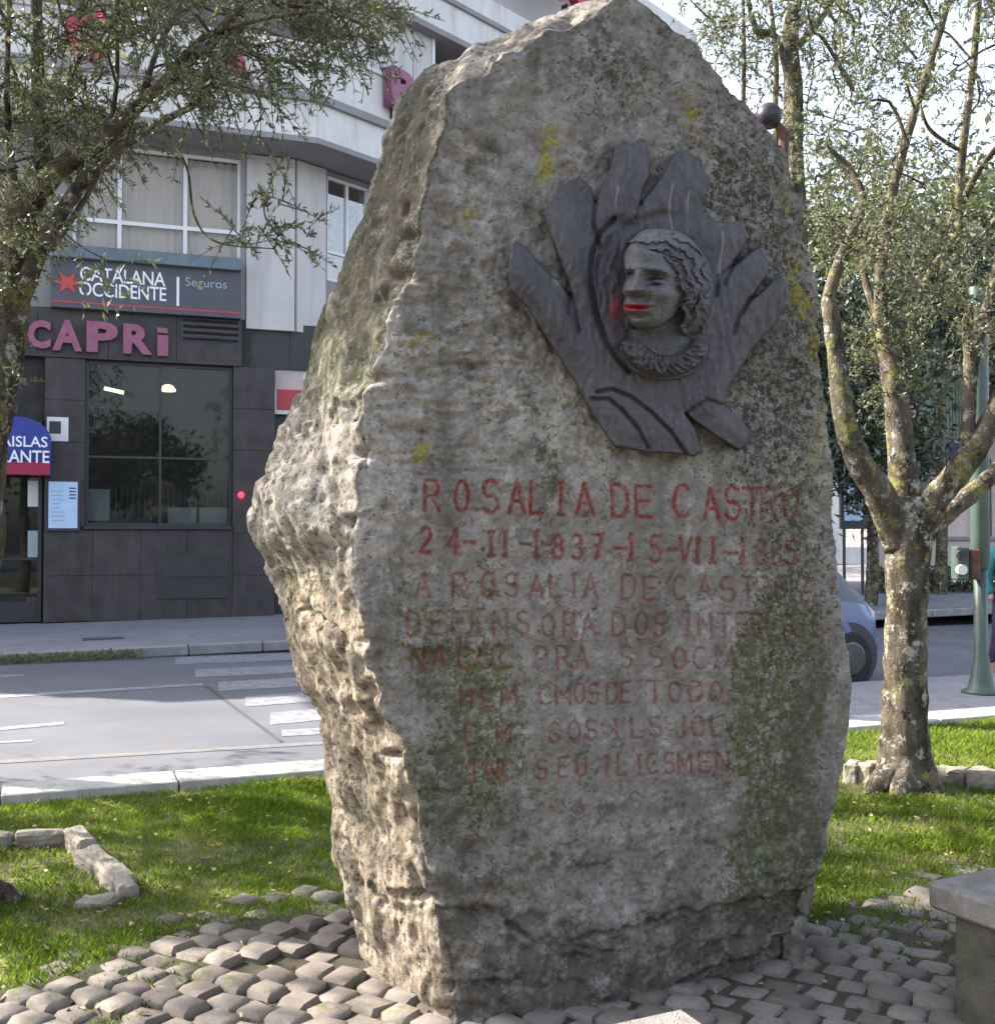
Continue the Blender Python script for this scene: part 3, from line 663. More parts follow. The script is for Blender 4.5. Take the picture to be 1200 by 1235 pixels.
for (ch, u0, u1, v0, v1) in (('C', 34, 62, 387, 421), ('A', 64, 100, 387, 424), ('P', 105, 143, 389, 426), ('R', 149, 184, 392, 428), ('I', 190, 203, 405, 430)):
    o = put_text(A, 'letter', ch, u0, v0, u1, v1, .083, M['pink'], cs, .09, .045)
A.pbox('letter_dot', 190, 395, 203, 402, .083, .17, M['pink'], cs, .01)
us = thing('letter_sign', tuple(A.M @ Vector((A.at(110, 110, 1)[0], -1.0, z2))), 'large crimson CAPRI letters standing on the second floor balcony behind the branches', 'sign')
put_text(A, 'letter', 'C', 78, 12, 130, 72, .95, M['pinkd'], us, .12, .05); put_text(A, 'letter', 'A', 255, 38, 300, 92, .95, M['pinkd'], us, .12, .05)
put_text(B, 'letter', 'P', 463, 88, 491, 134, .92, M['pink'], us, .22, .05); put_text(B, 'letter', 'R', 664, -46, 704, 6, .92, M['pinkd'], us, .22, .05)
for (F_, u_, v_) in ((A, 110, 78), (A, 275, 96), (B, 475, 136), (B, 684, 10)):
    s_, z_ = F_.at(u_, v_, .95); F_.box('bracket', s_-.02, s_+.02, z_-.1, z_+.1, .80, .96, M['dframe'], us, 0)
rs = thing('awning_sign', tuple(A.M @ Vector((dr[1]-.5, -.3, dr[3]))), 'blue rounded restaurant sign with crimson lower edge over the door', 'sign')
a = A.rect(-75, 531, 62, 572, .35); n = 16
b = MB(); prof = [(a[0], a[2]), (a[1], a[2])]+[(a[1]-(a[1]-a[0])*.0-(1-math.cos(t_))*(a[1]-a[0])*.28/1, a[3]+(A.at(40, 503, .35)[1]-a[3])*math.sin(t_)) for t_ in np.linspace(0, math.pi/2, 8)]+[(a[0], A.at(40, 503, .35)[1])]
vv = [tuple(A.M @ Vector((x_, -.35, z_))) for x_, z_ in prof]+[tuple(A.M @ Vector((x_, -.08, z_))) for x_, z_ in prof]; k = len(prof)
b.add(vv, [tuple(range(k)), tuple(range(2*k-1, k-1, -1))]+[(i, i+k, (i+1) % k+k, (i+1) % k) for i in range(k)]); b.build('sign_panel', M['blue'], rs)
A.pbox('sign_edge', -75, 556, 61, 572, .351, .38, M['crimson'], rs); put_text(A, 'lettering', 'AISLAS', 1, 526, 58, 539, .352, M['signw'], rs, .01, .012); put_text(A, 'lettering', 'RANTE', 1, 543, 60, 558, .382, M['signw'], rs, .01, .014)
mb = thing('menu_board', tuple(A.M @ Vector((A.at(76, 610)[0], -.07, A.at(76, 638)[1]))), 'pale blue menu sheet in a dark frame beside the restaurant door', 'menu board')
A.pbox('board_frame', 55, 577, 98, 641, .063, .10, M['dframe'], mb); A.pbox('menu_sheet', 59, 581, 94, 637, .101, .106, M['menu'], mb, 0)
for k in range(4): A.pbox('print_line', 84, 588+k*4, 92, 589.6+k*4, .107, .109, M['clad2'], mb, 0)
for k in range(8): A.pbox('print_line', 62, 592+k*5, 63+random.uniform(8, 16), 593+k*5, .107, .109, M['signp'], mb, 0)
ps = thing('poster', tuple(A.M @ Vector((A.at(70, 520)[0], -.07, A.at(70, 530)[1]))), 'small white poster with a dark blotch on the pillar above the menu board', 'poster')
A.pbox('sheet', 57, 503, 83, 532, .063, .07, M['paper'], ps, 0); A.pbox('print', 60, 508, 74, 523, .071, .074, M['dframe'], ps, 0)
pp = thing('wall_poster', tuple(A.M @ Vector((A.at(343, 470)[0], -.1, A.at(343, 500)[1]))), 'white framed poster with crimson print at the edge of the monument', 'poster')
A.pbox('poster_frame', 325, 443, 372, 500, -.2, -.12, M['paper'], pp); A.pbox('print', 331, 449, 366, 470, -.119, -.115, M['pinkwall'], pp, 0); A.pbox('print', 334, 470, 366, 495, -.119, -.114, M['red'], pp, 0)
s_, z_ = A.at(291, 597, .09); al = thing('alarm_light', tuple(A.M @ Vector((s_, -.09, z_))), 'small glowing red light on the pillar right of the window', 'light')
b = MB(); b.lathe([(.005, -.055), (.04, -.045), (.058, 0), (.04, .045), (.005, .055)], tuple(A.M @ Vector((s_, -.10, z_))), 12); b.build('lens', M['redlight'], al, True); A.box('mount', s_-.03, s_+.03, z_-.03, z_+.03, .062, .09, M['dframe'], al)

# ------------------------------------------------------------------ the monument
mon = thing('stone_monument', (0.45, 3.75, 0), 'tall rough granite boulder monument with carved red lettering and a dark bronze relief', 'monument')
TANF = 0.36; Y0 = 3.5
FNN = np.array([TANF, -1.0, 0]); FNN /= np.linalg.norm(FNN)
def PF(u, v, off=0.0):
    """point on the front plane of the stone, moved off metres towards the viewer along its normal"""
    k = 3.6
    r = P(u, v, 1.0)-np.array([0, 0, CAMZ]); k = (Y0-off*math.hypot(1, TANF))/(1-TANF*r[0]); return np.array([0, 0, CAMZ])+r*k
Fk = [(560, 1300), (552, 1245), (540, 1190), (528, 1120), (512, 1050), (492, 970), (478, 900), (455, 840), (436, 770), (424, 700), (422, 640), (430, 580), (438, 520), (440, 470), (458, 410), (485, 350), (505, 290), (522, 220), (534, 160), (545, 112), (585, 88), (640, 62), (700, 28), (740, -2), (746, -8)]
Lk = [(458, 1300), (452, 1220), (446, 1170), (425, 1110), (412, 1050), (400, 970), (388, 900), (362, 820), (344, 760), (328, 700), (311, 650), (311, 605), (328, 550), (352, 490), (375, 430), (405, 350), (430, 290), (446, 220), (458, 165), (476, 116), (490, 104), (560, 68), (625, 34), (690, 2), (712, -8), (722, -14), (735, -24)]
Rk = [(972, 1300), (972, 1180), (978, 1120), (992, 1060), (1006, 1000), (1018, 930), (1024, 860), (1025, 790), (1018, 720), (1010, 650), (1003, 580), (997, 500), (992, 420), (984, 330), (974, 250), (955, 190), (925, 158), (882, 110), (850, 70), (822, 42), (790, 12), (765, -4), (748, -8)]
ZT = PF(747, -8)[2]
def table(keys, fn):
    a = np.array([fn(u, v) for u, v in keys]); o = np.argsort(a[:, 2]); a = a[o]; return lambda z: np.stack([np.interp(z, a[:, 2], a[:, 0]), np.interp(z, a[:, 2], a[:, 1])], -1)
def LY(v): return float(np.interp(v, [-30, 110, 500, 650, 1170, 1300], [3.95, 4.0, 4.15, 4.15, 3.95, 3.9]))
fF = table(Fk, PF); fR = table(Rk, PF); fL = table(Lk, lambda u, v: P(u, v, LY(v)))
zz1 = np.concatenate([np.arange(-0.12, 0.70, .0068), np.arange(0.70, 1.80, .0042), np.arange(1.80, ZT-.002, .0065), [ZT-.001]])
NR = len(zz1); nF, nR_, nB, nB2, nL = 440, 30, 24, 30, 110
cF, cR, cL = fF(zz1), fR(zz1), fL(zz1)
_z1 = np.stack([zz1*7, 0*zz1+.3, 0*zz1+.7], -1); _am = np.clip((ZT-zz1)/.6, 0, 1); cF[:, 0] += _am*(.022*fbm(_z1, 3)+.010*np.abs(fbm(_z1*2.1+9, 2))); cF[:, 1] += _am*.012*fbm(_z1+5, 3); cL[:, 0] += _am*.016*fbm(_z1+11, 3)
topf = np.clip((ZT-zz1)/1.2, 0, 1)**.7
cB1 = cR+np.stack([-.16+0*topf, .30+.50*topf], -1); cB1[:, 0] -= .10*topf
cB2 = cL+np.stack([.25*np.ones(NR), .12+.42*topf], -1)
def seg(a, b, n, curv=0.0, pw=1.0):
    t = (np.linspace(0, 1, n, endpoint=False))[None, :, None]; q = a[:, None]*(1-t)+b[:, None]*t
    if curv:
        d = b-a; nn = np.stack([d[:, 1], -d[:, 0]], -1); nn /= np.linalg.norm(nn, axis=1)[:, None]+1e-9
        L_ = np.linalg.norm(d, axis=1)[:, None, None]
        q = q+nn[:, None]*(np.sin(math.pi*t)**pw)*curv*np.minimum(L_, 1.0)
    return q
ring = np.concatenate([seg(cF, cR, nF, .018), seg(cR, cB1, nR_, .06), seg(cB1, cB2, nB, .12), seg(cB2, cL, nB2, .08), seg(cL, cF, nL, .05)], 1)
NC = ring.shape[1]
def blur_cyc(a, k):
    ker = np.hanning(2*k+3)[1:-1]; ker /= ker.sum(); out = np.zeros_like(a)
    for i, w_ in enumerate(ker): out += w_*np.roll(a, i-k, axis=1)
    return out
ring = blur_cyc(ring, 4)
def blur_z(a, k):
    p = np.concatenate([a[:1].repeat(k, 0), a, a[-1:].repeat(k, 0)]); ker = np.ones(2*k+1)/(2*k+1); out = np.zeros_like(a)
    for i, w_ in enumerate(ker): out += w_*p[i:i+len(a)]
    return out
ring = blur_z(ring, 3)
V = np.concatenate([ring, np.broadcast_to(zz1[:, None, None], (NR, NC, 1))], -1)
def normals(V):
    du = np.roll(V, -2, 1)-np.roll(V, 2, 1); dv = np.gradient(V, axis=0)
    n = np.cross(du, dv); return n/(np.linalg.norm(n, axis=-1, keepdims=True)+1e-9)
N0 = blur_z(blur_cyc(normals(V), 6), 4); N0 /= np.linalg.norm(N0, axis=-1, keepdims=True)+1e-9
U_, V_ = proj(V)
ci = np.arange(NC); front = (ci < nF)[None, :]*np.ones((NR, 1), bool)
left = (ci >= NC-nL)[None, :]*np.ones((NR, 1), bool)
ts = np.where(ci < nF, ci/nF, 0)[None, :]                # 0 at the front left edge ... 1 right
tl = np.where(ci >= NC-nL, (ci-(NC-nL))/nL, 0)[None, :]   # 0 at the outline ... 1 at the edge
def gs(u, v, ru, rv, rot=0.0):
    du = U_-u; dv = V_-v; c, s = math.cos(rot), math.sin(rot); a = (du*c+dv*s)/ru; b = (-du*s+dv*c)/rv
    return np.exp(-(a*a+b*b))
def seglist_dist(pts, X=None, Y=None):
    X = U_ if X is None else X; Y = V_ if Y is None else Y; best = np.full(X.shape, 1e9)
    for (x0, y0), (x1, y1) in zip(pts[:-1], pts[1:]):
        dx, dy = x1-x0, y1-y0; t = np.clip(((X-x0)*dx+(Y-y0)*dy)/(dx*dx+dy*dy+1e-9), 0, 1); best = np.minimum(best, np.hypot(X-x0-t*dx, Y-y0-t*dy))
    return best
warp = fbm(V*9, 3)*6; 
textzone = front*sstep(470, 520, U_)*sstep(545, 600, V_)*(1-sstep(960, 1060, V_))
rough = 1-.62*textzone
disp = .020*fbm(V*2.2, 3)+.014*fbm(V*6.5, 3)*rough+.0085*fbm(V*17, 3)*rough+.0056*fbm(V*42, 2)*(1-.35*textzone)+.0018*fbm(V*120, 2)
# billowy hollows
disp -= .011*np.abs(fbm(V*11+5, 2))*rough
# chiselled horizontal flakes on the left half of the front
strk = front*gs(560, 470, 150, 130)+.5*front*gs(520, 250, 90, 150)
disp += strk*(.026*np.abs(fbm(V*np.array([7, 7, 26.0]), 3))-.010)-(.35*front+.4*strk)*.016*sstep(.30, .62, fbm(V*np.array([9, 9, 22.0])+40, 3))*rough
# rough broken lower front
low = front*sstep(980, 1060, V_)*(1-sstep(700, 860, U_)); disp += low*(.022*fbm(V*5.2+9, 3)-.006*np.abs(fbm(V*13, 2)))
# flank: long flutes, bulges
disp = disp*np.where(left, .50, 1.0); disp += left*(.026*fbm(V*np.array([7, 7, 1.3])+3, 3)+.020*fbm(V*3.1+6, 2)-.018*sstep(.32, .7, fbm(V*np.array([9, 9, 6.])+50, 3))+.018*fbm(V*5.0+61, 2)-.012*np.abs(fbm(V*np.array([4, 4, 2.])+2, 2)))
vis = (front | left).astype(float)
# the knob at the widest point
disp += left*.04*gs(345, 610, 40, 45)-left*.06*gs(360, 690, 50, 40)-left*.03*gs(470, 640+60, 20, 30)
dents = [(492, 282, 12, 7, .035), (480, 330, 14, 8, .035), (455, 360, 10, 6, .02), (437, 547, 11, 7, .05), (495, 520, 26, 6, .035), (420, 628, 6, 6, .05), (452, 455, 18, 7, .03), (400, 655, 14, 14, .03),
         (465, 912, 9, 5, .045), (441, 835, 10, 10, .03), (447, 775, 16, 5, .02), (502, 1083, 22, 5, .05), (543, 1190, 5.5, 5.5, .07), (585, 1100, 16, 7, .05), (590, 1188, 20, 6, .05), (560, 1218, 26, 8, .04), (610, 500, 20, 4, .018), (560, 440, 24, 5, .02),
         (520, 800, 26, 12, .020), (540, 860, 16, 6, .014), (632, 772, 8, 4, .012), (745, 95, 12, 10, .015), (520, 960, 30, 8, .02), (640, 1110, 20, 9, .03), (700, 1160, 26, 8, .02), (510, 600-230, 18, 7, .02), (655, 530, 10, 30, .012)]
for (u, v, ru, rv, d) in dents: disp -= vis*d*np.minimum(1, 1.5*gs(u+0, v, ru, rv))
Wu, Wv = U_+warp, V_+warp
def crack(pts, wd, depth, side=None):
    d = seglist_dist(pts, Wu, Wv); return -vis*depth*np.exp(-(d/wd)**2)
disp += crack([(690, 1138), (760, 1118), (830, 1102), (900, 1090), (985, 1072)], 3.2, .022)
disp += crack([(820, 1200), (825, 1190), (900, 1165), (985, 1128)], 4.2, .035)
disp += crack([(480, 1075), (520, 1092), (600, 1110), (640, 1130)], 2.5, .02)+crack([(590, 1095), (650, 1140), (740, 1150)], 2.2, .014)
disp += crack([(360, 735), (400, 755), (430, 800)], 2.4, .02)+crack([(330, 700), (380, 745), (440, 850), (470, 950), (520, 1060)], 4, .012)+crack([(500, 560), (490, 640), (480, 730)], 3, .006)
disp += crack([(440, 850), (452, 920), (470, 1000), (505, 1090)], 5, .02)
# stepped base on the right
ln1 = 1138-(U_-690)*.224; ln2 = 1202-(U_-820)*.448
m1 = front*sstep(680, 720, U_)*sstep(-3, 5, Wv-ln1); m2 = front*sstep(812, 826, U_)*sstep(-3, 5, Wv-ln2)
disp -= m1*(.012+.028*sstep(780, 950, U_))+m2*.04
# diagonal chisel scars in the text
for pts in ([(680, 590), (712, 548)], [(655, 585), (690, 552)], [(752, 695), (770, 675)], [(790, 712), (818, 686)]): disp += crack(pts, 1.6, .006)
# --- carved lettering in a hand-cut stroke font (unit box, y up)
def arc(cx, cy, rx, ry, a0, a1, n=10): return [(cx+rx*math.cos(math.radians(a)), cy+ry*math.sin(math.radians(a))) for a in np.linspace(a0, a1, n)]
GL = {'A': [[(0, 0), (.5, 1), (1, 0)], [(.2, .36), (.8, .36)]], 'B': [[(0, 0), (0, 1)]+[(.5, 1)]+arc(.5, .76, .35, .24, 90, -90)+[(0, .52)], arc(.5, .26, .45, .26, 90, -90)+[(0, 0)]],
 'C': [arc(.5, .5, .5, .5, 50, 310, 14)], 'D': [[(0, 0), (0, 1), (.4, 1)]+arc(.4, .5, .55, .5, 90, -90)+[(0, 0)]], 'E': [[(.85, 1), (0, 1), (0, 0), (.85, 0)], [(0, .52), (.65, .52)]],
 'F': [[(.85, 1), (0, 1), (0, 0)], [(0, .52), (.65, .52)]], 'G': [arc(.5, .5, .5, .5, 50, 340, 14)+[(.6, .42)]], 'H': [[(0, 0), (0, 1)], [(1, 0), (1, 1)], [(0, .5), (1, .5)]],
 'I': [[(.5, 0), (.5, 1)], [(.2, 1), (.8, 1)], [(.2, 0), (.8, 0)]], 'J': [[(.8, 1), (.8, .25)]+arc(.45, .25, .35, .25, 0, -180, 7)], 'L': [[(0, 1), (0, 0), (.8, 0)]], 'M': [[(0, 0), (0, 1), (.5, .35), (1, 1), (1, 0)]],
 'N': [[(0, 0), (0, 1), (1, 0), (1, 1)]], 'O': [arc(.5, .5, .46, .5, 0, 360, 18)], 'P': [[(0, 0), (0, 1), (.5, 1)]+arc(.5, .74, .38, .26, 90, -90)+[(0, .48)]],
 'R': [[(0, 0), (0, 1), (.5, 1)]+arc(.5, .74, .38, .26, 90, -90)+[(0, .48)], [(.45, .48), (.95, 0)]], 'S': [arc(.5, .74, .42, .26, 40, 250, 9)+arc(.5, .26, .45, .27, 80, -150, 10)],
 'T': [[(0, 1), (1, 1)], [(.5, 1), (.5, 0)]], 'U': [[(0, 1), (0, .35)]+arc(.48, .35, .48, .35, 180, 360, 9)+[(.96, 1)]], 'V': [[(0, 1), (.5, 0), (1, 1)]],
 '-': [[(.1, .5), (.9, .5)]], '1': [[(.2, .8), (.5, 1), (.5, 0)], [(.2, 0), (.8, 0)]], '2': [arc(.48, .72, .42, .28, 160, -30, 9)+[(0, 0), (.9, 0)]], '3': [arc(.42, .76, .40, .24, 140, -90, 9)+arc(.42, .26, .46, .27, 90, -140, 9)],
 '4': [[(.75, 0), (.75, 1), (0, .3), (1, .3)]], '5': [[(.85, 1), (.15, 1), (.1, .55)]+arc(.42, .32, .46, .32, 120, -140, 10)], '7': [[(0, 1), (.9, 1), (.35, 0)], [(.3, .5), (.75, .5)]], '8': [arc(.5, .76, .36, .24, 0, 360, 12), arc(.5, .26, .44, .27, 0, 360, 12)]}
LINES = [  # text, [u of each glyph left edge], (u0, base v0) (u1, base v1), height, glyph width, paint, depth
 ('ROSALIADECASTRO', [513, 549, 583, 615, 640, 672, 697, 740, 768, 812, 846, 872, 896, 918, 945], (510, 616), (965, 629), 39, 19, 1.0),
 ('24-II-1837-15-VII-1885', [508, 541, 560, 590, 607, 628, 645, 668, 692, 717, 742, 757, 783, 803, 818, 838, 856, 876, 892, 911, 931, 950], (508, 668), (965, 684), 30, 14, .85),
 ('AROSALIADECASTROA', [503, 548, 582, 610, 640, 665, 690, 706, 752, 776, 812, 843, 869, 893, 912, 934, 968], (505, 719), (985, 726), 28, 17, .55),
 ('DEFENSORADOSINTERESES', [493, 522, 548, 571, 597, 626, 655, 682, 704, 742, 767, 789, 826, 843, 866, 888, 905, 925, 945, 962, 980], (493, 767), (995, 768), 27, 15, .5),
 ('NACULPRASSOCIA', [500, 525, 555, 580, 605, 648, 673, 695, 750, 786, 812, 836, 858, 872], (500, 808), (890, 806), 25, 15, .5),
 ('HLMCMOSDETODO', [557, 583, 607, 650, 670, 692, 710, 733, 752, 786, 808, 832, 855], (555, 853), (890, 845), 24, 14, .5),
 ('LMGOSILSJOL', [562, 600, 660, 684, 706, 742, 764, 785, 815, 834, 856], (560, 898), (880, 888), 24, 14, .45),
 ('TNCSEUILICSMEN', [565, 588, 606, 645, 672, 694, 730, 745, 768, 780, 800, 818, 842, 862], (560, 942), (885, 930), 24, 13, .6),
 ('LSTEIS', [700, 760, 795, 850, 900, 930], (690, 985), (950, 965), 22, 13, .12)]
LTXT = ['ROSALIA DE CASTRO', '24-II-1837-15-VII-1885', 'A ROSALIA DE CASTRO A', 'DEFENSORA DOS INTERESES', 'and half worn away', 'and ending in TODO', 'and mostly worn away', 'faint and reading SEU', 'lowest and almost unreadable']
letno = 0; paint = np.zeros((NR, NC)); lineid = np.full((NR, NC), -1); lr = random.Random(4)
for li, (txt, us_, (ua, va_), (ub, vb), hh, gw, pa) in enumerate(LINES):
    for ch, u0 in zip(txt, us_):
        v0 = va_+(vb-va_)*(u0-ua)/(ub-ua); sl = (vb-va_)/(ub-ua)
        wch = gw*(1.15 if ch in 'M' else .5 if ch in 'I1' else 1)*lr.uniform(.92, 1.08); hch = hh*lr.uniform(.94, 1.04); jt = lr.uniform(-1.2, 1.2)
        m = front & (U_ > u0-6) & (U_ < u0+wch+7) & (V_ > v0-hch-8) & (V_ < v0+7)
        if not m.any(): continue
        uu, vv2 = U_[m], V_[m]; best = np.full(uu.shape, 1e9)
        for st in GL[ch]:
            pts = [(u0+x*wch+(.08*hch*(y-.5)*0), v0+jt-y*hch+sl*x*wch) for x, y in st]; best = np.minimum(best, seglist_dist(pts, uu+warp[m]*.12, vv2))
        wd = 2.1 if li < 2 else 1.6
        k = np.exp(-(best/wd)**2)
        dep = (.0105 if li < 2 else .0075)*(1 if li < 8 else .5)
        disp[m] -= dep*k
        fade = pa*(1-.6*sstep(880, 930, uu))*(1 if li == 0 else 1)
        pk = np.clip(1.25*np.exp(-(best/(wd*1.25))**2), 0, 1)*fade
        old = paint[m]; paint[m] = np.maximum(old, pk); lid = lineid[m]; lid[best < wd*1.25] = letno; lineid[m] = lid; letno += 1
rp_ = np.random.default_rng(21)
for _ in range(190):
    u_, v_ = rp_.uniform(440, 1010), rp_.uniform(20, 1190); q_ = rp_.uniform(2.5, 6); m = front & (np.abs(U_-u_) < 3*q_*2) & (np.abs(V_-v_) < 3*q_)
    if m.any(): disp[m] -= rp_.uniform(.003, .010)*(.45 if (u_ > 500 and 560 < v_ < 960) else 1)*np.exp(-((U_[m]-u_)/(q_*rp_.uniform(1, 2.2)))**2-((V_[m]-v_)/q_)**2)
disp *= np.minimum(1, np.linalg.norm(cR-cF, axis=1)/.35)[:, None]*.9+.1
Vd = V+N0*disp[..., None]
# attributes
U_save, V_save = U_, V_; U_ = U_+16*fbm(V*3.2+4, 3)+7*fbm(V*15, 2); V_ = V_+14*fbm(V*3.2+14, 2)
def cl(x): return np.clip(x, 0, 1)
moss = front*(1.25*sstep(875, 905, U_)*(1-sstep(975, 1010, U_))*sstep(700, 800, V_)*(1-sstep(1100, 1130, V_))+1.0*gs(925, 850, 40, 130)+1.0*gs(570, 850, 60, 140)+.9*gs(530, 960, 70, 50)+.8*gs(520, 800, 40, 25)+.9*gs(663, 570, 16, 60)+.5*gs(740, 560, 12, 60)+.6*gs(960, 640, 40, 150)+.4*gs(500, 745, 30, 30)+.5*gs(900, 1080, 50, 40)+.35*gs(760, 90, 50, 60)+.35*gs(880, 320, 90, 220)+.10)
moss += left*(1.3*gs(440, 300, 60, 130)+1.1*gs(500, 150, 45, 60)+.8*gs(390, 430, 60, 60)+.4*gs(360, 720, 30, 60)+.35*gs(430, 950, 30, 100)+.25)
speck = front*(1.3*gs(895, 330, 80, 200)+.6*gs(950, 500, 60, 200)+.6*gs(740, 90, 60, 50)+.12+.5*gs(960, 760, 60, 120)+.5*gs(560, 980, 70, 80))+left*(.55+.7*gs(480, 200, 60, 130))
pale = front*(1.0*gs(450, 600, 40, 110)+.9*gs(700, 530, 50, 50)+.7*gs(480, 440, 50, 80)+.55*gs(600, 480, 130, 90)+.5*gs(560, 230, 60, 110)+.6*gs(850, 560, 80, 40)+.25)+left*(.8*gs(350, 610, 60, 50)+.8*gs(460, 900, 14, 60)+.4*gs(400, 540, 60, 60))
warm = left*(1.0*sstep(655, 730, V_))+front*.0
grime_shade = left*(1.1*gs(450, 250, 60, 130)+.5*gs(410, 420, 50, 50))+front*(.5*gs(540, 1120, 60, 90)+.7*gs(700, 1190, 160, 60)+.55*gs(900, 1150, 120, 60)+.5*gs(960, 900, 40, 150)+.45*gs(545, 860, 50, 100)+.22*sstep(930, 1010, V_)+.5*gs(655, 600, 18, 90)+.4*gs(740, 60, 120, 40)+.35*gs(620, 330, 40, 160)+.2)+left*(.9*gs(500, 170, 50, 70)+.4*gs(430, 320, 50, 90)+.5*gs(370, 690, 40, 25)+.15)  # grime, with tree-crown shade painted into the upper left flank
yl = 0
for (u, v, ru, rv, a) in ((665, 160, 14, 18, 1.2), (668, 202, 12, 24, 1.1), (558, 252, 9, 26, .8), (548, 300, 12, 16, .5), (512, 408, 13, 15, .9), (506, 541, 10, 16, 1.3), (845, 135, 10, 34, .9), (858, 210, 8, 26, .5), (964, 350, 7, 46, 1.2), (974, 420, 8, 50, .8), (985, 530, 12, 60, .7), (945, 245, 10, 20, .8), (1012, 600, 8, 60, .4), (1015, 850, 8, 40, .5), (935, 790, 30, 60, .3)):
    yl = yl+front*a*gs(u, v, ru, rv)
for (u, v, ru, rv, a) in ((430, 320, 20, 40, .35), (455, 215, 14, 14, .5), (340, 720, 10, 40, .4), (380, 850, 8, 40, .35)): yl = yl+left*a*gs(u, v, ru, rv)
U_, V_ = U_save, V_save
attrs = dict(moss=cl(moss), speck=cl(speck), pale=cl(pale), warm=cl(blur_cyc(warm[..., None], 5)[..., 0]), grime_shade=cl(grime_shade), yellow=cl(yl), paint=cl(paint))
ids = np.arange(NR*NC).reshape(NR, NC); nx_ = np.roll(ids, -1, 1)
quads = np.stack([ids[:-1], nx_[:-1], nx_[1:], ids[1:]], -1).reshape(-1, 4)
ql = lineid.ravel()[quads]; qm = ql.max(1); cnt = (ql >= 0).sum(1); inscr = cnt >= 3
Vf = Vd.reshape(-1, 3)
def sub_mesh(name, sel, parent, extra=None):
    q = quads[sel]; uq, inv = np.unique(q.ravel(), return_inverse=True); me = mesh_np(name, Vf[uq], inv.reshape(-1, 4), M['rock'], True)
    for k_, a_ in attrs.items():
        at = me.attributes.new(k_, 'FLOAT', 'POINT'); at.data.foreach_set('value', a_.ravel()[uq].astype(np.float32))
    return link(name, me, parent)
boul = sub_mesh('boulder', ~inscr, mon)
for li in range(letno):
    s_ = inscr & (qm == li)
    if s_.sum() > 3: sub_mesh('letter', s_, boul)
# cap on the summit
b = MB(); top = Vd[-1]; b.add(np.concatenate([top, [[top[:, 0].mean(), top[:, 1].mean(), ZT+.01]]]), [(i, (i+1) % NC, NC) for i in range(NC)]); cp_ = b.build('summit', M['rock'], mon, True)

# --- bronze relief: plate of leaf-like fingers
PZ = lambda x, y: (580+x/2.791, 120+y/2.791)
poly = [(118, 478), (150, 492), (205, 560), (268, 618), (300, 662), (294, 612), (262, 545), (240, 480), (206, 382), (255, 315), (305, 268), (335, 262), (372, 296), (384, 345), (405, 290), (432, 235), (447, 158), (500, 146), (556, 140), (566, 190), (570, 255), (545, 305), (536, 352), (575, 300), (612, 250), (640, 196), (662, 172), (695, 166), (722, 200), (752, 246), (772, 262), (758, 320), (744, 356), (752, 392), (800, 412), (882, 410), (898, 462), (878, 512), (850, 545), (846, 562), (866, 548), (905, 514), (948, 488), (966, 540), (962, 592), (908, 670), (928, 662), (976, 612), (1015, 588), (1036, 620), (1030, 690), (985, 760), (945, 805), (905, 850), (862, 925), (830, 975), (820, 1030), (880, 1080), (905, 1120), (895, 1160), (870, 1182), (800, 1140), (720, 1085), (690, 1058), (722, 1110), (745, 1185), (720, 1202), (640, 1192), (556, 1188), (446, 1168), (372, 1056), (330, 975), (255, 858), (200, 770), (150, 695), (98, 640), (92, 600), (92, 520)]
poly = np.array([PZ(*p) for p in poly])
def poly_sd(px, py, pg):
    ins = np.zeros(px.shape, bool); best = np.full(px.shape, 1e9); nx2 = np.zeros(px.shape); ny2 = np.zeros(px.shape); n = len(pg)
    for i in range(n):
        x0, y0 = pg[i]; x1, y1 = pg[(i+1) % n]
        c = ((y0 > py) != (y1 > py)) & (px < (x1-x0)*(py-y0)/(y1-y0+1e-12)+x0); ins ^= c
        dx, dy = x1-x0, y1-y0; t = np.clip(((px-x0)*dx+(py-y0)*dy)/(dx*dx+dy*dy), 0, 1); qx, qy = x0+t*dx, y0+t*dy; d = np.hypot(px-qx, py-qy); m = d < best
        best = np.where(m, d, best); nx2 = np.where(m, qx, nx2); ny2 = np.where(m, qy, ny2)
    return np.where(ins, best, -best), nx2, ny2
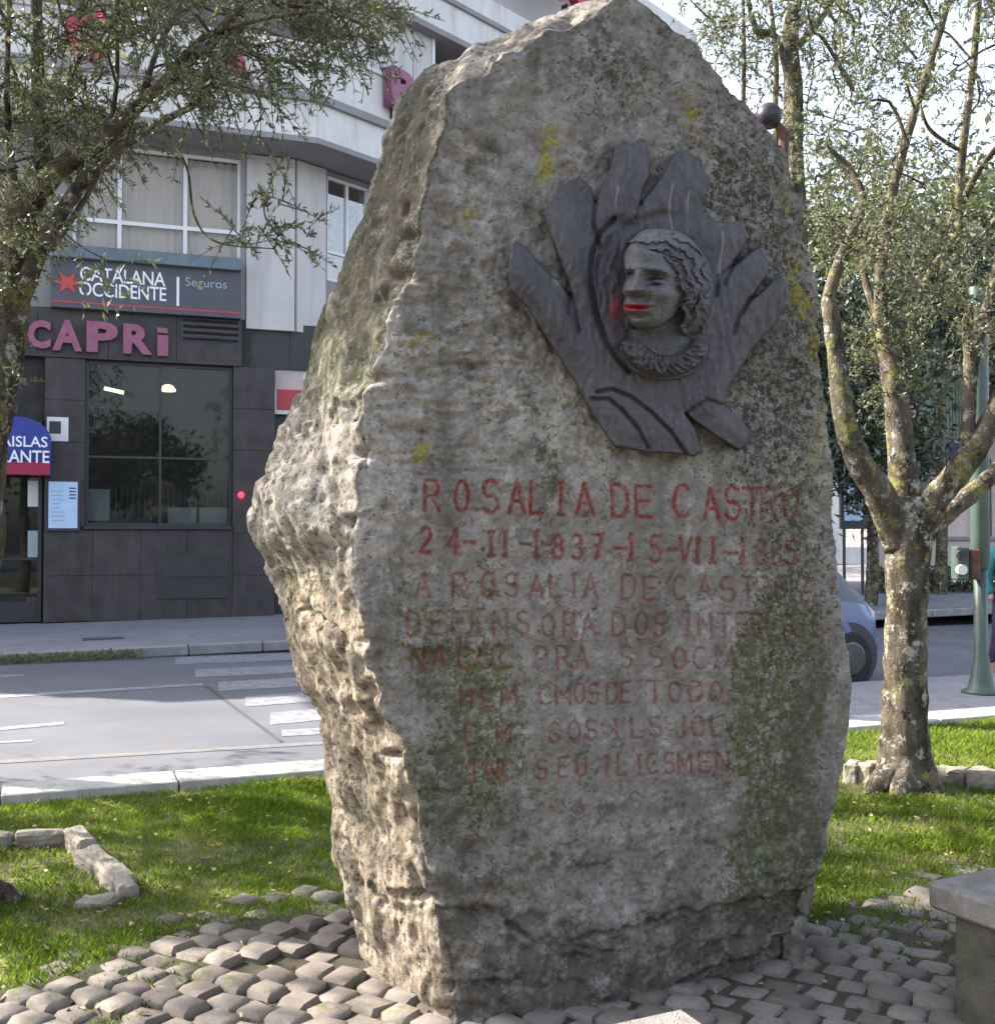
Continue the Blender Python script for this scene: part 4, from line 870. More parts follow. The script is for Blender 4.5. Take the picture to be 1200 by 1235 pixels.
def field_mesh(name, gx, gy, pg, hfun, base, skirt, mat, parent, attf):
    GX, GY = np.meshgrid(gx, gy); sdv, qx, qy = poly_sd(GX, GY, pg); ins = sdv > 0
    keep = ins[:-1, :-1] | ins[1:, :-1] | ins[:-1, 1:] | ins[1:, 1:]
    X2 = np.where(ins, GX, qx); Y2 = np.where(ins, GY, qy); sd2 = np.where(ins, sdv, 0)
    H_ = hfun(X2, Y2, sd2)
    pts = front_pt(X2, Y2, base+H_)
    low = front_pt(X2, Y2, np.full(X2.shape, base-skirt))
    n1 = GX.shape[1]; idd = np.arange(GX.size).reshape(GX.shape)
    q = np.stack([idd[:-1, :-1], idd[1:, :-1], idd[1:, 1:], idd[:-1, 1:]], -1)[keep]
    ed = {}
    e = np.concatenate([q[:, [0, 1]], q[:, [1, 2]], q[:, [2, 3]], q[:, [3, 0]]]); key = np.sort(e, 1); kk = key[:, 0].astype(np.int64)*GX.size+key[:, 1]
    _, first, counts = np.unique(kk, return_index=True, return_counts=True); bd = e[first[counts == 1]]
    NN = GX.size; sk = np.stack([bd[:, 1], bd[:, 0], bd[:, 0]+NN, bd[:, 1]+NN], -1)
    allq = np.concatenate([q, sk]); allv = np.concatenate([pts.reshape(-1, 3), low.reshape(-1, 3)])
    uq, inv = np.unique(allq.ravel(), return_inverse=True); me = mesh_np(name, allv[uq], inv.reshape(-1, 4), mat, True)
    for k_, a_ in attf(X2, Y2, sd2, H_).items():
        a2 = np.concatenate([a_.ravel(), a_.ravel()*0+(1.0 if k_ == 'grime_shade' else 0)])[uq]; at = me.attributes.new(k_, 'FLOAT', 'POINT'); at.data.foreach_set('value', a2.astype(np.float32))  # skirt sides take the full dark tone
    # sharp corner between face and skirt
    return link(name, me, parent)
def front_pt(u, v, off):
    x = (u-CX)/F_PX; y = -(v-CY)/F_PX; dy = cp-y*sp; dz = sp+y*cp; rx = x/dy; rz = dz/dy
    k = (Y0-off*math.hypot(1, TANF))/(1-TANF*rx); return np.stack([rx*k, k, CAMZ+rz*k], -1)
PX = 0.00265
grooves = [([(300, 655), (322, 720), (330, 780)], 3, .012), ([(384, 345), (378, 420), (400, 500)], 3.4, .014), ([(846, 560), (800, 600), (790, 660)], 3, .010), ([(905, 672), (868, 730), (850, 790)], 3, .010), ([(450, 400), (400, 450), (372, 530), (370, 620), (388, 720), (422, 820), (470, 885), (500, 915)], 3.2, .018), ([(372, 1008), (430, 1008), (480, 1050), (530, 1110), (562, 1172)], 2.6, .012), ([(390, 985), (440, 975), (500, 998), (570, 1050), (640, 1120), (692, 1196)], 2.6, .013),
           ([(620, 640), (600, 540)], .1, 0), ([(240, 480), (300, 660), (300, 720)], 3, .010), ([(536, 352), (520, 400)], 3, .008), ([(846, 560), (820, 620)], 3, .008), ([(905, 672), (880, 720)], 3, .008), ([(820, 1030), (760, 1010), (690, 1058)], 2.4, .008)]
def plate_h(x, y, sd_):
    p3 = np.stack([x*.012, y*.012, 0*x], -1)
    h_ = .030*sstep(0, 1.8, sd_)+.010*sstep(0, 22, sd_)+.006*fbm(p3, 2)+.0016*fbm(p3*np.array([18, 5, 1.]), 2)
    # vertical adze ribs on the fingers
    h_ += .0016*np.sin(x*.45+5*fbm(p3*2.5, 2))+.0020*fbm(p3*7, 3)
    zx, zy = (x-580)*2.791, (y-120)*2.791
    # each finger has its own tilt
    ang = np.arctan2(zy-760, zx-600); 
    for (tx, ty, ex, ey, tl_, lf) in ((120, 500, 420, 900, .013, .006), (265, 300, 400, 720, .016, .0), (500, 150, 470, 560, -.012, .008), (690, 190, 580, 480, .014, -.004), (860, 440, 760, 560, .008, .004), (935, 530, 800, 740, -.012, .008), (1020, 640, 830, 880, .014, .0)):
        L2 = math.hypot(ex-tx, ey-ty); ax_, ay_ = (ex-tx)/L2, (ey-ty)/L2; al_ = (zx-tx)*ax_+(zy-ty)*ay_; pe_ = -(zx-tx)*ay_+(zy-ty)*ax_
        wgt = np.exp(-(pe_/62)**4)*sstep(L2*1.0, L2*.55, al_); h_ += wgt*(tl_*pe_/55+lf)
    for pts, wd, dp in grooves:
        d = seglist_dist(pts, zx, zy)/2.791; h_ = h_-dp*np.exp(-(d/wd*1.2)**2)
    r_ = np.hypot((zx-625)/255, (zy-650)/275)+.03*pn(p3*2); h_ -= .014*sstep(1.05, .93, r_)*sstep(720, 560, zx)
    h_ -= .012*np.exp(-(((zx-480)/70)**2+((zy-420)/30)**2))
    return h_
def plate_att(x, y, sd_, h_):
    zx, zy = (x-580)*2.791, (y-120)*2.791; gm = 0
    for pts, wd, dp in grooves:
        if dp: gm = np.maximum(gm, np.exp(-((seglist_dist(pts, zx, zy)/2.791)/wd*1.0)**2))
    pr = .8*np.exp(-(((zx-452)/20)**2+((zy-705)/38)**2)**1.5)
    dr_ = np.zeros(x.shape)
    for (dx_, y0_, y1_) in ((640, 270, 560), (808, 430, 640), (458, 280, 400), (640, 400, 470), (700, 300, 420)):
        dr_ = np.maximum(dr_, .38*np.exp(-((zx-dx_-6*np.sin(zy*.03))/2.6)**2)*sstep(y0_, y0_+20, zy)*(1-sstep(y1_-90, y1_, zy)))
    dr_ = np.maximum(dr_, np.exp(-(((zx-265)/13)**2+((zy-600)/16)**2)))
    li_ = np.exp(-(((zx-580)/30)**2+((zy-210)/60)**2))+.8*np.exp(-(((zx-830)/60)**2+((zy-440)/60)**2))+.5*np.exp(-(((zx-900)/80)**2+((zy-700)/120)**2))+.4*np.exp(-(((zx-640)/260)**2+((zy-1090)/50)**2))
    return dict(grime_shade=cl(gm+.7*(1-sstep(0, 2.2, sd_))*0), paint=cl(pr), head=np.zeros(x.shape), drip=cl(dr_)*.7, lich=cl(li_))
plq = field_mesh('relief_plaque', np.arange(608, 956, 1.0), np.arange(166, 556, 1.0), poly, plate_h, .042, .11, M['bronze'], mon, plate_att)
plq['label'] = 'dark bronze plate cut into leaf-like fingers round the portrait'
# --- portrait head, sculpted in high relief (three-quarter view to the left)
HZ5 = lambda x, y: (720+x/5.144, 240+y/5.144)
hp = [(165, 300), (175, 270), (215, 245), (255, 205), (300, 184), (370, 178), (450, 186), (520, 205), (590, 250), (650, 320), (700, 400), (722, 480), (728, 560), (715, 640), (700, 700), (690, 760), (668, 820), (655, 880), (690, 900), (700, 960), (670, 1040), (600, 1095), (500, 1130), (380, 1135), (270, 1110), (190, 1060), (150, 1000), (130, 930), (150, 880), (190, 850), (200, 800), (168, 770), (160, 730), (150, 700), (158, 650), (170, 610), (150, 580), (158, 540), (175, 500), (168, 450), (160, 400), (158, 350)]
hp = np.array([HZ5(*p) for p in hp])
def head_h(x, y, sd_):
    X = (x-720)*5.144; Y = (y-240)*5.144; g = lambda cx, cy, rx, ry, r=0.0: np.exp(-((((X-cx)*math.cos(r)+(Y-cy)*math.sin(r))/rx)**2+((-(X-cx)*math.sin(r)+(Y-cy)*math.cos(r))/ry)**2))
    ell = lambda cx, cy, rx, ry: np.sqrt(np.clip(1-((X-cx)/rx)**2-((Y-cy)/ry)**2, 0, 1))
    n3 = np.stack([X*.01, Y*.01, 0*X], -1)
    skull = 330*ell(440, 480, 300, 310); face = 120+300*ell(345, 520, 212, 320)
    face = np.where(face > 121, face, 0)
    h = np.maximum(skull*.95, face)
    # features of the face (units = zoomed px, about .5 mm each)
    nose_r = np.clip((Y-440)/130, 0, 1)
    cxn = 262-48*nose_r; wn = 24+16*nose_r
    nose = (26+60*nose_r**1.2)*np.exp(-((X-cxn)/wn)**2)*sstep(425, 465, Y)*(1-sstep(566, 590, Y)); nose += 22*g(262, 562, 20, 16)
    f = 1.25*nose-85*g(205, 476, 30, 28)-74*g(352, 496, 66, 40, .06)+66*g(366, 508, 32, 18)-26*g(366, 531, 44, 5)+16*g(372, 509, 13, 11)-14*g(372, 509, 5, 5)+20*g(214, 478, 13, 12)-20*g(214, 462, 26, 4)+16*g(290, 560, 16, 14)-16*g(306, 545, 7, 22, .3)+22*g(364, 486, 46, 6, -.08)-26*g(364, 496, 44, 4, -.04)+26*g(340, 434, 80, 20, .16)+20*g(420, 446, 50, 22, .4)+24*g(205, 432, 36, 18)+14*g(262, 400, 34, 40)
    f += 42*g(425, 585, 75, 45)-16*g(385, 680, 46, 60)-40*g(225, 607, 66, 13)-22*g(318, 620, 16, 46, .5)
    lipm = g(250, 655, 95, 16)+g(245, 692, 80, 15); f += 52*g(242, 652, 80, 13, .03)+50*g(232, 692, 66, 15)-44*g(236, 672, 62, 6, .02)-34*g(232, 724, 66, 11)
    f += 52*g(225, 768, 66, 30)+14*g(300, 340, 120, 60)
    # forehead curls near the hairline
    f += 8*fbm(n3*6, 2)*sstep(400, 330, Y)
    h = h+f
    # below the jaw: neck
    jaw = 800-.0009*(X-230)**2*1.0+(-.0)*(X-230); jaw = np.interp(X, [150, 200, 280, 380, 470, 540, 600], [790, 806, 806, 790, 730, 640, 560])
    neck = 50+120*np.sqrt(np.clip(1-((X-400)/190)**2, 0, 1))
    below = sstep(-8, 10, Y-jaw)
    h = h*(1-below)+np.minimum(neck, 260)*below
    # hair mass: sweeps from the parting back to the right and down in waves
    hl = np.interp(Y, [180, 260, 300, 345, 400, 470, 560, 640, 720, 800, 900], [150, 190, 250, 405, 452, 486, 520, 545, 520, 525, 560])
    hl2 = hl+16*np.sin(Y*.045)+10*pn(n3*4)
    hair = np.maximum(sstep(-14, 12, X-hl2), sstep(300, 262, Y+.0*X)*sstep(200, 240, X+0*Y))*sstep(905, 870, Y)
    ang = np.arctan2(Y-560, X-330); rr = np.hypot(X-330, (Y-560)*.95)
    flow = rr+26*fbm(n3*1.6+4, 2)+14*np.sin(Y*.03)
    strands = 11*np.sin(flow*.105)+6*np.sin(flow*.23+2*pn(n3*3))
    low = sstep(430, 620, Y); curls = 26*pn(n3*np.array([2.2, 1.6, 1])+7)+13*np.sin(flow*.10+4*pn(n3*1.7))
    hh_ = 70+ 300*np.clip(1-((X-430)/312)**2-((Y-500)/395)**2, 0, 1)**.5
    hh_ = hh_+strands*(1-.4*low)+curls*low
    h = h*(1-hair)+hh_*hair+22*hair*(1-hair)*0
    # ruff collar
    dc = np.hypot((X-430)/1.0, (Y-830)/.92); rr_ = np.abs(dc-232)
    a2 = np.arctan2(Y-830, X-430)
    rmask = sstep(0, .25, a2+.15)*sstep(74, 40, np.abs(dc-225))
    ruff = 150+70*np.sqrt(np.clip(1-((dc-225)/62)**2, 0, 1))+13*np.sin(a2*15+2.5*pn(n3*2))*np.sin(dc*.05+1)+22*pn(n3*np.array([3, 3, 1]))+8*np.sin(a2*37+dc*.09)
    rm = sstep(865, 905, Y+.14*np.abs(X-430)*0+0)*sstep(150, 175, dc); rm = rm*sstep(300, 285, dc)
    h = h*(1-rm)+ruff*rm
    rim = sstep(288, 300, dc)*sstep(880, 920, Y); h = h*(1-rim)+90*rim
    h = h+4.5*fbm(n3*7, 3)+3*fbm(n3*18, 2)
    return (h*.00046)*sstep(-1.0, 3.2, sd_)*1.0
def head_att(x, y, sd_, h_):
    X = (x-720)*5.144; Y = (y-240)*5.144; g = lambda cx, cy, rx, ry: np.exp(-(((X-cx)/rx)**2+((Y-cy)/ry)**2))
    lips = cl(1.6*np.exp(-(((X-240)/84)**2+((Y-672)/27)**2)**2)-.08)+.8*cl(g(185, 770, 20, 30))*.5+.22*g(365, 530, 18, 22)
    hl = np.interp(Y, [180, 260, 300, 345, 400, 470, 560, 640, 720, 800], [150, 190, 250, 405, 452, 486, 520, 545, 520, 525])
    facem = (1-sstep(-10, 10, X-hl))*(1-sstep(780, 830, Y)); toplit = sstep(330, 250, Y)  # second mask paints light from above onto the top of the hair
    gm = .34*g(300, 350, 130, 34)+.4*g(300, 380, 60, 14)+.85*g(362, 490, 72, 32)+.35*g(300, 600, 20, 40)+.5*g(330, 850, 120, 40)+.8*g(200, 468, 36, 30)+.9*g(364, 495, 44, 5)+.5*g(366, 531, 42, 5)+.6*g(235, 600, 36, 12)+.5*g(350, 440, 90, 12)+.6*g(590, 720, 50, 120)*.8+.5*(1-sstep(0, 2.5, sd_))  # shade painted round eyes and brow; other spots and the rim darkened
    return dict(grime_shade=cl(gm), paint=cl(lips), head=cl(.62*facem+.9*toplit+.12), drip=np.zeros(x.shape), lich=.5*np.ones(x.shape)*sstep(560, 900, Y))
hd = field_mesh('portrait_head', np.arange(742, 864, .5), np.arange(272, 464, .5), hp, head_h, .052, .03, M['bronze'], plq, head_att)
hd['label'] = "bronze woman's head with wavy hair, ruff collar and lips painted red"

# ------------------------------------------------------------------ cobbled paving
cb_var = []
for k in range(9):
    b = MB(); b.box(-.0635, .0635, -.0525, .0525, -.07, .032, bev=.016); v = b.v[0].copy(); r_ = np.random.default_rng(k+50)
    v += r_.normal(0, 1, v.shape)*np.array([.0042, .0042, .0016]); v[:, :2] *= 1+.08*r_.normal(size=(1, 2)); v[:, 2] += .006*r_.normal()
    # extra centre vertex for a domed head
    me = mesh_np('cobble', v, b.f, M['cobble'])
    bm = bmesh.new(); bm.from_mesh(me); fs = [f for f in bm.faces if f.normal.z > .9]; bmesh.ops.poke(bm, faces=fs, offset=.0)
    for v_ in bm.verts: v_.co.z += .0022*mnoise.noise(v_.co*60+Vector((k*7, 0, 0)))
    bm.to_mesh(me); bm.free(); me.polygons.foreach_set('use_smooth', np.ones(len(me.polygons), bool)); me.set_sharp_from_angle(angle=math.radians(50)); cb_var.append(me)
cbp = bpy.data.objects.new('cobbled_paving', None); COL.objects.link(cbp); tag(cbp, kind='structure')
def vb(u): return np.interp(u, [-300, 0, 80, 150, 250, 330, 410, 700, 990, 1020, 1060, 1200, 1500], [1190, 1178, 1150, 1118, 1088, 1078, 1070, 1060, 1085, 1070, 1050, 1030, 1030])
CA = math.radians(-33); ca, sa = math.cos(CA), math.sin(CA); cand = []
for i in range(-44, 44):
    for j in range(-44, 44):
        lx = i*.134+(.067 if j % 2 else 0)+random.uniform(-.008, .008); ly = j*.112+random.uniform(-.005, .005)
        x = .4+lx*ca-ly*sa; y = 4.0+lx*sa+ly*ca
        if y < 2.2 or y > 5.6 or abs(x) > 3.2: continue
        u, v_ = proj((x, y, 0)); ins_rock = (-.10 < x < 1.05) and (3.62+TANF*x*.9 < y < 4.35)
        if ins_rock: continue
        edge = v_-vb(u)
        if random.random() < .035: continue
        if edge < 0 or (edge < 30 and random.random() > .35+edge/45): continue
        cand.append((x, y, float(u), float(v_)))
def visq(c): return -40 < c[2] < 1240 and c[3] < 1262 and not (560 < c[2] < 830 and c[3] > 1215 and c[1] < 3.3)
cand.sort(key=lambda c: (not visq(c), c[1])); mat_rest = MB()
for k, (x, y, u, v_) in enumerate(cand):
    me = cb_var[k % 9]; edge = v_-vb(u); sink = .028 if edge < 40 else .0
    if u > 850: sink += .008
    R_ = Matrix.Translation((x, y, .004-sink+random.uniform(-.012, .010))) @ Matrix.Rotation(CA+random.uniform(-.11, .11)+(math.pi/2)*random.randint(0, 1)*0, 4, 'Z') @ Matrix.Rotation(random.uniform(-.03, .03), 4, 'X') @ Matrix.Rotation(random.uniform(-.03, .03), 4, 'Y') @ Matrix.Scale(random.uniform(.92, 1.08), 4)
    if k < 300:
        o = bpy.data.objects.new('cobble', me); COL.objects.link(o); o.parent = cbp; o.matrix_world = R_
    else:
        vv = np.array([tuple(R_ @ v_2.co) for v_2 in me.vertices]); mat_rest.add(vv, [tuple(p.vertices) for p in me.polygons])
if mat_rest.n:
    o = mat_rest.build('cobble_field', M['cobble'], cbp, True); o['kind'] = 'stuff'
n = 60; xs = np.linspace(-3.4, 3.4, n); ys = np.linspace(2.0, 5.7, n); XX, YY = np.meshgrid(xs, ys); uu, vv_ = proj(np.stack([XX, YY, 0*XX], -1))
ZZ = -.035+.037*sstep(6, 34, vv_-vb(uu))+.004*fbm(np.stack([XX*9, YY*9, 0*XX], -1), 2); ii = np.arange(n*n).reshape(n, n)
sb = link('joint_soil', mesh_np('joint_soil', np.stack([XX, YY, ZZ+.014], -1).reshape(-1, 3), np.stack([ii[:-1, :-1], ii[:-1, 1:], ii[1:, 1:], ii[1:, :-1]], -1).reshape(-1, 4), M['soil'], True), cbp)

# ------------------------------------------------------------------ trees
def leaves_mesh(name, base, dirs, L, Wd, mat, parent, kind='stuff'):
    n = len(base); rnd = rng.normal(size=(n, 3)); side = np.cross(dirs, rnd); side /= np.linalg.norm(side, axis=1)[:, None]+1e-9
    nn = np.cross(side, dirs); L = L[:, None]; Wd = Wd[:, None]
    mid = base+dirs*L*.45; v = np.stack([base, mid+side*Wd*.5+nn*Wd*.15, base+dirs*L-nn*L*.08, mid-side*Wd*.5+nn*Wd*.15], 1).reshape(-1, 3)
    o = link(name, mesh_np(name, v, np.arange(4*n).reshape(n, 4), mat), parent)
    if kind: o['kind'] = kind
    return o
def unit(v): return v/(np.linalg.norm(v, axis=-1, keepdims=True)+1e-9)
def tree(name, label, base, limbs0, clumps, leafmat, nsp=9, nlv=13, leafL=.05, leafW=.011, clr=.16, jag=.10, seed=1, group=None, tw=.006, droop=-.15, radk=1.0):
    r = np.random.default_rng(seed); limbs = [(a_, [x_*radk for x_ in b_]) for a_, b_ in limbs0]
    t = thing(name, tuple(base), label, 'tree', group=group)
    tr = MB(); nodes = []
    for i, (pts, rad) in enumerate(limbs):
        q, rr = smooth_path(np.array(pts, float), np.array(rad, float), 6); 
        tb = MB() if i else tr
        tb.tube(q, rr, 16 if rad[0] > .06 else 9, jag=jag, seed=seed*3.1+i)
        if i: tb.build('limb', M['bark'], t, True)
        for a_, b_ in zip(q, rr): nodes.append(a_)
    tr.build('trunk', M['bark'], t, True)
    nd = np.array(nodes); cl_ = np.array(clumps, float)
    d0 = np.array([np.linalg.norm(nd-c, axis=1).min() for c in cl_]); order = np.argsort(d0); bm_ = MB(); bases = []; dirs = []
    for ii_ in order:
        c = cl_[ii_]; dd = np.linalg.norm(nd-c, axis=1)+.35*np.maximum(0, nd[:, 2]-c[2]); j = dd.argmin(); a_ = nd[j]; ln = np.linalg.norm(c-a_)
        if ln > 1e-3:
            m1_ = a_*.6+c*.4+r.normal(0, .10*ln, 3)+np.array([0, 0, .10*ln]); m2_ = a_*.25+c*.75+r.normal(0, .07*ln, 3)
            rr0 = min(.022, .005+.012*ln)
            pts, rr = smooth_path(np.array([a_, m1_, m2_, c]), np.array([rr0, rr0*.75, rr0*.5, tw*.6]), 3); bm_.tube(pts, rr, 5, cap=False)
            nd = np.concatenate([nd, pts[2:]])
            ax = unit(c-m2_)
        else: ax = np.array([0, 0, 1.0])
        for s_ in range(nsp):
            dsp = unit(ax*.6+r.normal(0, .75, 3)+np.array([0, 0, droop])); st = c+r.normal(0, clr*.35, 3); ll = r.uniform(.6, 1.4)*clr*1.5
            k_ = max(3, int(nlv*r.uniform(.6, 1.4))); tt_ = np.sort(r.uniform(.1, 1, k_)); bend = np.array([0, 0, -.25*ll])
            pb = st+dsp*ll*tt_[:, None]+bend*(tt_**2)[:, None]; bases.append(pb); dirs.append(unit(dsp*.8+r.normal(0, .65, (k_, 3))))
            bm_.tube([st, st+dsp*ll*.5+bend*.25, st+dsp*ll+bend], [tw*.5, tw*.35, tw*.2], 3, cap=False)
    bo_ = bm_.build('twigs', M['bark'], t); bo_['kind'] = 'stuff'
    bs = np.concatenate(bases); ds = np.concatenate(dirs); n_ = len(bs)
    leaves_mesh('crown', bs, ds, leafL*r.uniform(.6, 1.25, n_), leafW*r.uniform(.7, 1.3, n_), leafmat, t); return t
def region(n, pts, d0, d1, r, jit=0):
    """n points inside a photo-space polygon between two depths"""
    pg = np.array(pts, float); out = []; lo, hi = pg.min(0), pg.max(0)
    while len(out) < n:
        q = r.uniform(lo, hi, (200, 2)); s_, _, _ = poly_sd(q[:, 0], q[:, 1], pg)
        for (u, v_) in q[s_ > 0]: out.append(P(u, v_, r.uniform(d0, d1)))
    return out[:n]
# right olive tree
D = 7.0; def_ = lambda u, v, d=D: P(u, v, d)
bse = G(1090, 948); D = float(bse[1])
def LP(*a): return [P(u, v, D+dd) for (u, v, dd) in a]
limbs = [(LP((1092, 960, 0), (1092, 925, 0), (1090, 880, 0), (1092, 800, 0), (1093, 720, .02), (1096, 650, 0), (1096, 600, 0)), [.34, .23, .185, .165, .165, .185, .15]),
 (LP((1085, 660, 0), (1062, 598, -.05), (1035, 555, -.1), (1018, 505, -.1), (1010, 440, 0), (1003, 385, 0), (1000, 355, .05), (1022, 290, .1), (1040, 245, .2), (1025, 205, .3), (998, 178, .3)), [.13, .12, .105, .085, .075, .07, .055, .045, .035, .03, .018]),
 (LP((1093, 640, 0), (1088, 560, .1), (1082, 500, .15), (1075, 450, .2), (1064, 400, .3), (1062, 330, .3), (1072, 250, .4), (1095, 160, .5), (1120, 80, .5), (1145, -10, .6), (1150, -90, .7)), [.14, .115, .10, .095, .06, .05, .045, .04, .036, .028, .015]),
 (LP((1104, 650, 0), (1130, 600, -.1), (1168, 552, -.2), (1205, 490, -.25), (1235, 400, -.3), (1250, 260, -.3), (1240, 120, -.3), (1260, 0, -.3)), [.13, .11, .10, .09, .075, .06, .045, .025]),
 (LP((1100, 655, 0), (1150, 612, .2), (1200, 570, .3), (1250, 520, .4), (1300, 420, .4)), [.10, .08, .07, .06, .03]),
 (LP((1165, 555, -.2), (1168, 480, -.2), (1172, 430, -.2), (1190, 370, -.15), (1205, 300, -.1), (1215, 220, 0)), [.06, .055, .06, .04, .035, .02]),
 (LP((1172, 440, -.2), (1166, 395, -.25), (1170, 372, -.25)), [.055, .045, .03]),
 (LP((1064, 400, .3), (1040, 320, .5), (1058, 270, .6)), [.04, .03, .012]),
 (LP((1095, 400, .6), (1120, 330, .7), (1155, 280, .7), (1158, 200, .7), (1172, 90, .7), (1180, 0, .7), (1185, -80, .7)), [.025, .03, .045, .042, .035, .028, .015]),
 (LP((1158, 250, .7), (1180, 205, .6), (1215, 160, .5), (1260, 80, .5)), [.035, .03, .025, .012]),
 (LP((1154, 180, .7), (1120, 155, .6), (1108, 120, .6)), [.02, .018, .01]),
 (LP((1095, 925, 0), (1120, 948, -.1), (1142, 962, -.18)), [.13, .09, .02]), (LP((1088, 920, 0), (1060, 945, -.1), (1042, 958, -.15)), [.14, .09, .02]), (LP((1090, 930, -.05), (1085, 962, -.25), (1080, 985, -.4)), [.12, .08, .02])]
rr_ = np.random.default_rng(3)
cl1 = region(88, [(985, 60), (1040, -60), (1330, -120), (1330, 430), (1170, 400), (1060, 400), (1000, 330)], D-.9, D+1.5, rr_)+region(20, [(1010, 380), (1180, 380), (1200, 300), (1040, 230), (1000, 260)], D-.5, D+1.0, rr_)+region(16, [(1040, 380), (1120, 380), (1110, 470), (1050, 480)], D+.1, D+.5, rr_)+region(120, [(850, -350), (1400, -350), (1400, 0), (900, 0)], D-1.5, D+1.2, rr_)
tree('olive_tree', 'olive tree with forking lichen covered trunk on the lawn right of the monument', bse, limbs, cl1, M['leaf'], nsp=9, nlv=16, leafL=.038, leafW=.013, seed=11, radk=.76)
# second, farther olive behind the monument
D = 9.2; cl2 = region(110, [(800, -60), (1120, -80), (1120, 120), (1060, 250), (985, 230), (930, 120), (850, 60)], 8.6, 10.6, np.random.default_rng(5))+region(90, [(790, -260), (1100, -300), (1110, -30), (800, -30)], 8.4, 10.4, np.random.default_rng(6))
limbs = [([np.array([2.55, 9.2, 0]), P(968, 500, 9.2), P(960, 300, 9.2), P(956, 190, 9.2), P(957, 110, 9.2), P(952, 60, 9.2), P(960, 0, 9.2), P(985, -80, 9.3)], [.15, .11, .10, .085, .08, .075, .05, .02]),
 ([P(957, 110, 9.2), P(935, 45, 9.1), P(912, 36, 9.0), P(900, -10, 9.0)], [.035, .03, .03, .015]), ([P(962, 300, 9.2), P(937, 170, 9.0), P(935, 60, 9.0), P(922, -40, 9)], [.03, .025, .022, .012]),
 ([P(962, 320, 9.2), P(902, 190, 9.4), P(897, 60, 9.4), P(895, -60, 9.4)], [.03, .022, .02, .012]), ([P(956, 60, 9.2), P(985, 30, 9.3), P(1020, -30, 9.3)], [.04, .03, .015])]
tree('olive_tree', 'farther olive tree rising behind the right shoulder of the monument', (2.55, 9.2, 0), limbs, cl2, M['leaf'], nsp=9, nlv=15, leafL=.045, leafW=.015, seed=12)
# left olive tree
D = 4.7; bx, by = -2.42, 4.75
def LQ(*a): return [P(u, v, D+dd) for (u, v, dd) in a]
limbs = [([np.array([bx, by, -.05]), np.array([bx-.02, by, .12]), np.array([bx-.06, by, .5]), P(-42, 700, D), P(-32, 560, D), P(-14, 470, D), P(6, 380, D), P(20, 300, D), P(30, 225, D)], [.30, .19, .15, .14, .13, .115, .10, .09, .075]),
 (LQ((38, 240, 0), (48, 170, .05), (46, 90, .1), (44, 0, .1), (38, -120, .1)), [.045, .032, .028, .024, .012]),
 (LQ((22, 260, 0), (12, 180, .1), (9, 90, .1), (13, -20, .2), (20, -140, .2)), [.030, .016, .013, .012, .008]),
 (LQ((28, 260, 0), (70, 205, -.1), (130, 162, -.2), (175, 120, -.25), (225, 78, -.3), (270, 30, -.3), (330, -30, -.3)), [.055, .045, .038, .026, .02, .016, .008]),
 (LQ((10, 400, 0), (45, 310, -.1), (85, 240, -.1), (130, 190, -.15), (190, 150, -.2), (240, 122, -.2), (252, 95, -.2), (250, 70, -.2), (266, 45, -.2)), [.05, .036, .03, .026, .016, .014, .012, .010, .005]),
 (LQ((60, 300, -.1), (82, 272, -.1), (108, 232, 0), (125, 200, 0)), [.02, .014, .011, .006]),
 (LQ((50, 230, 0), (62, 150, .1), (90, 90, .2), (108, 20, .2), (120, -80, .2)), [.02, .014, .012, .010, .006]),
 (LQ((128, 165, -.2), (140, 110, -.1), (142, 60, 0), (141, -60, 0)), [.018, .010, .009, .006]),
 (LQ((135, 160, -.2), (165, 130, -.1), (190, 60, 0), (215, 10, 0), (240, -60, 0)), [.03, .016, .012, .010, .006]),
 (LQ((175, 120, -.25), (240, 50, -.35), (260, 40, -.4), (330, 20, -.5), (420, 10, -.5)), [.018, .013, .012, .008, .004]),
 (LQ((195, 150, -.2), (225, 200, -.3), (235, 260, -.4), (262, 292, -.45), (330, 300, -.5)), [.007, .005, .0045, .004, .002]),
 ([np.array([bx+.05, by-.02, .16]), np.array([bx+.22, by-.05, .05]), np.array([bx+.40, by-.03, -.02])], [.10, .08, .03]), ([np.array([bx+.03, by-.05, .16]), np.array([bx+.12, by-.25, .04]), np.array([bx+.2, by-.42, -.03])], [.10, .08, .03])]
r5 = np.random.default_rng(9)
cl3 = region(75, [(-250, -200), (330, -200), (460, -80), (478, 20), (380, 70), (250, 60), (120, 50), (-50, 40)], 4.0, 5.4, r5)+region(14, [(250, -10), (470, 0), (455, 60), (380, 95), (290, 60)], 4.1, 4.6, r5)+region(16, [(210, 95), (330, 80), (345, 130), (240, 135)], 4.1, 4.6, r5)[:8]+region(60, [(-120, 60), (110, 60), (110, 160), (45, 300), (5, 450), (-120, 480)], 4.2, 5.3, r5)+region(16, [(60, 120), (220, 60), (230, 120), (90, 220)], 4.3, 5.0, r5)+region(50, [(-700, -400), (300, -450), (250, -150), (-650, 200)], 3.6, 5.8, r5)
_c = np.random.default_rng(77).normal(0, 1, (80, 3))*np.array([.5, .4, .38])+np.array([-2.75, 4.55, 4.75]); cl3 += [q_ for q_ in _c if proj(q_)[1] < -90 or proj(q_)[0] < -90]
cl3 += region(7, [(60, 10), (150, 10), (150, 90), (60, 90)], 4.2, 5, r5)+region(7, [(240, 30), (320, 30), (320, 100), (240, 100)], 4.2, 5, r5)
cl3 += [P(300, 290, 4.2), P(342, 282, 4.2), P(318, 244, 4.25)]
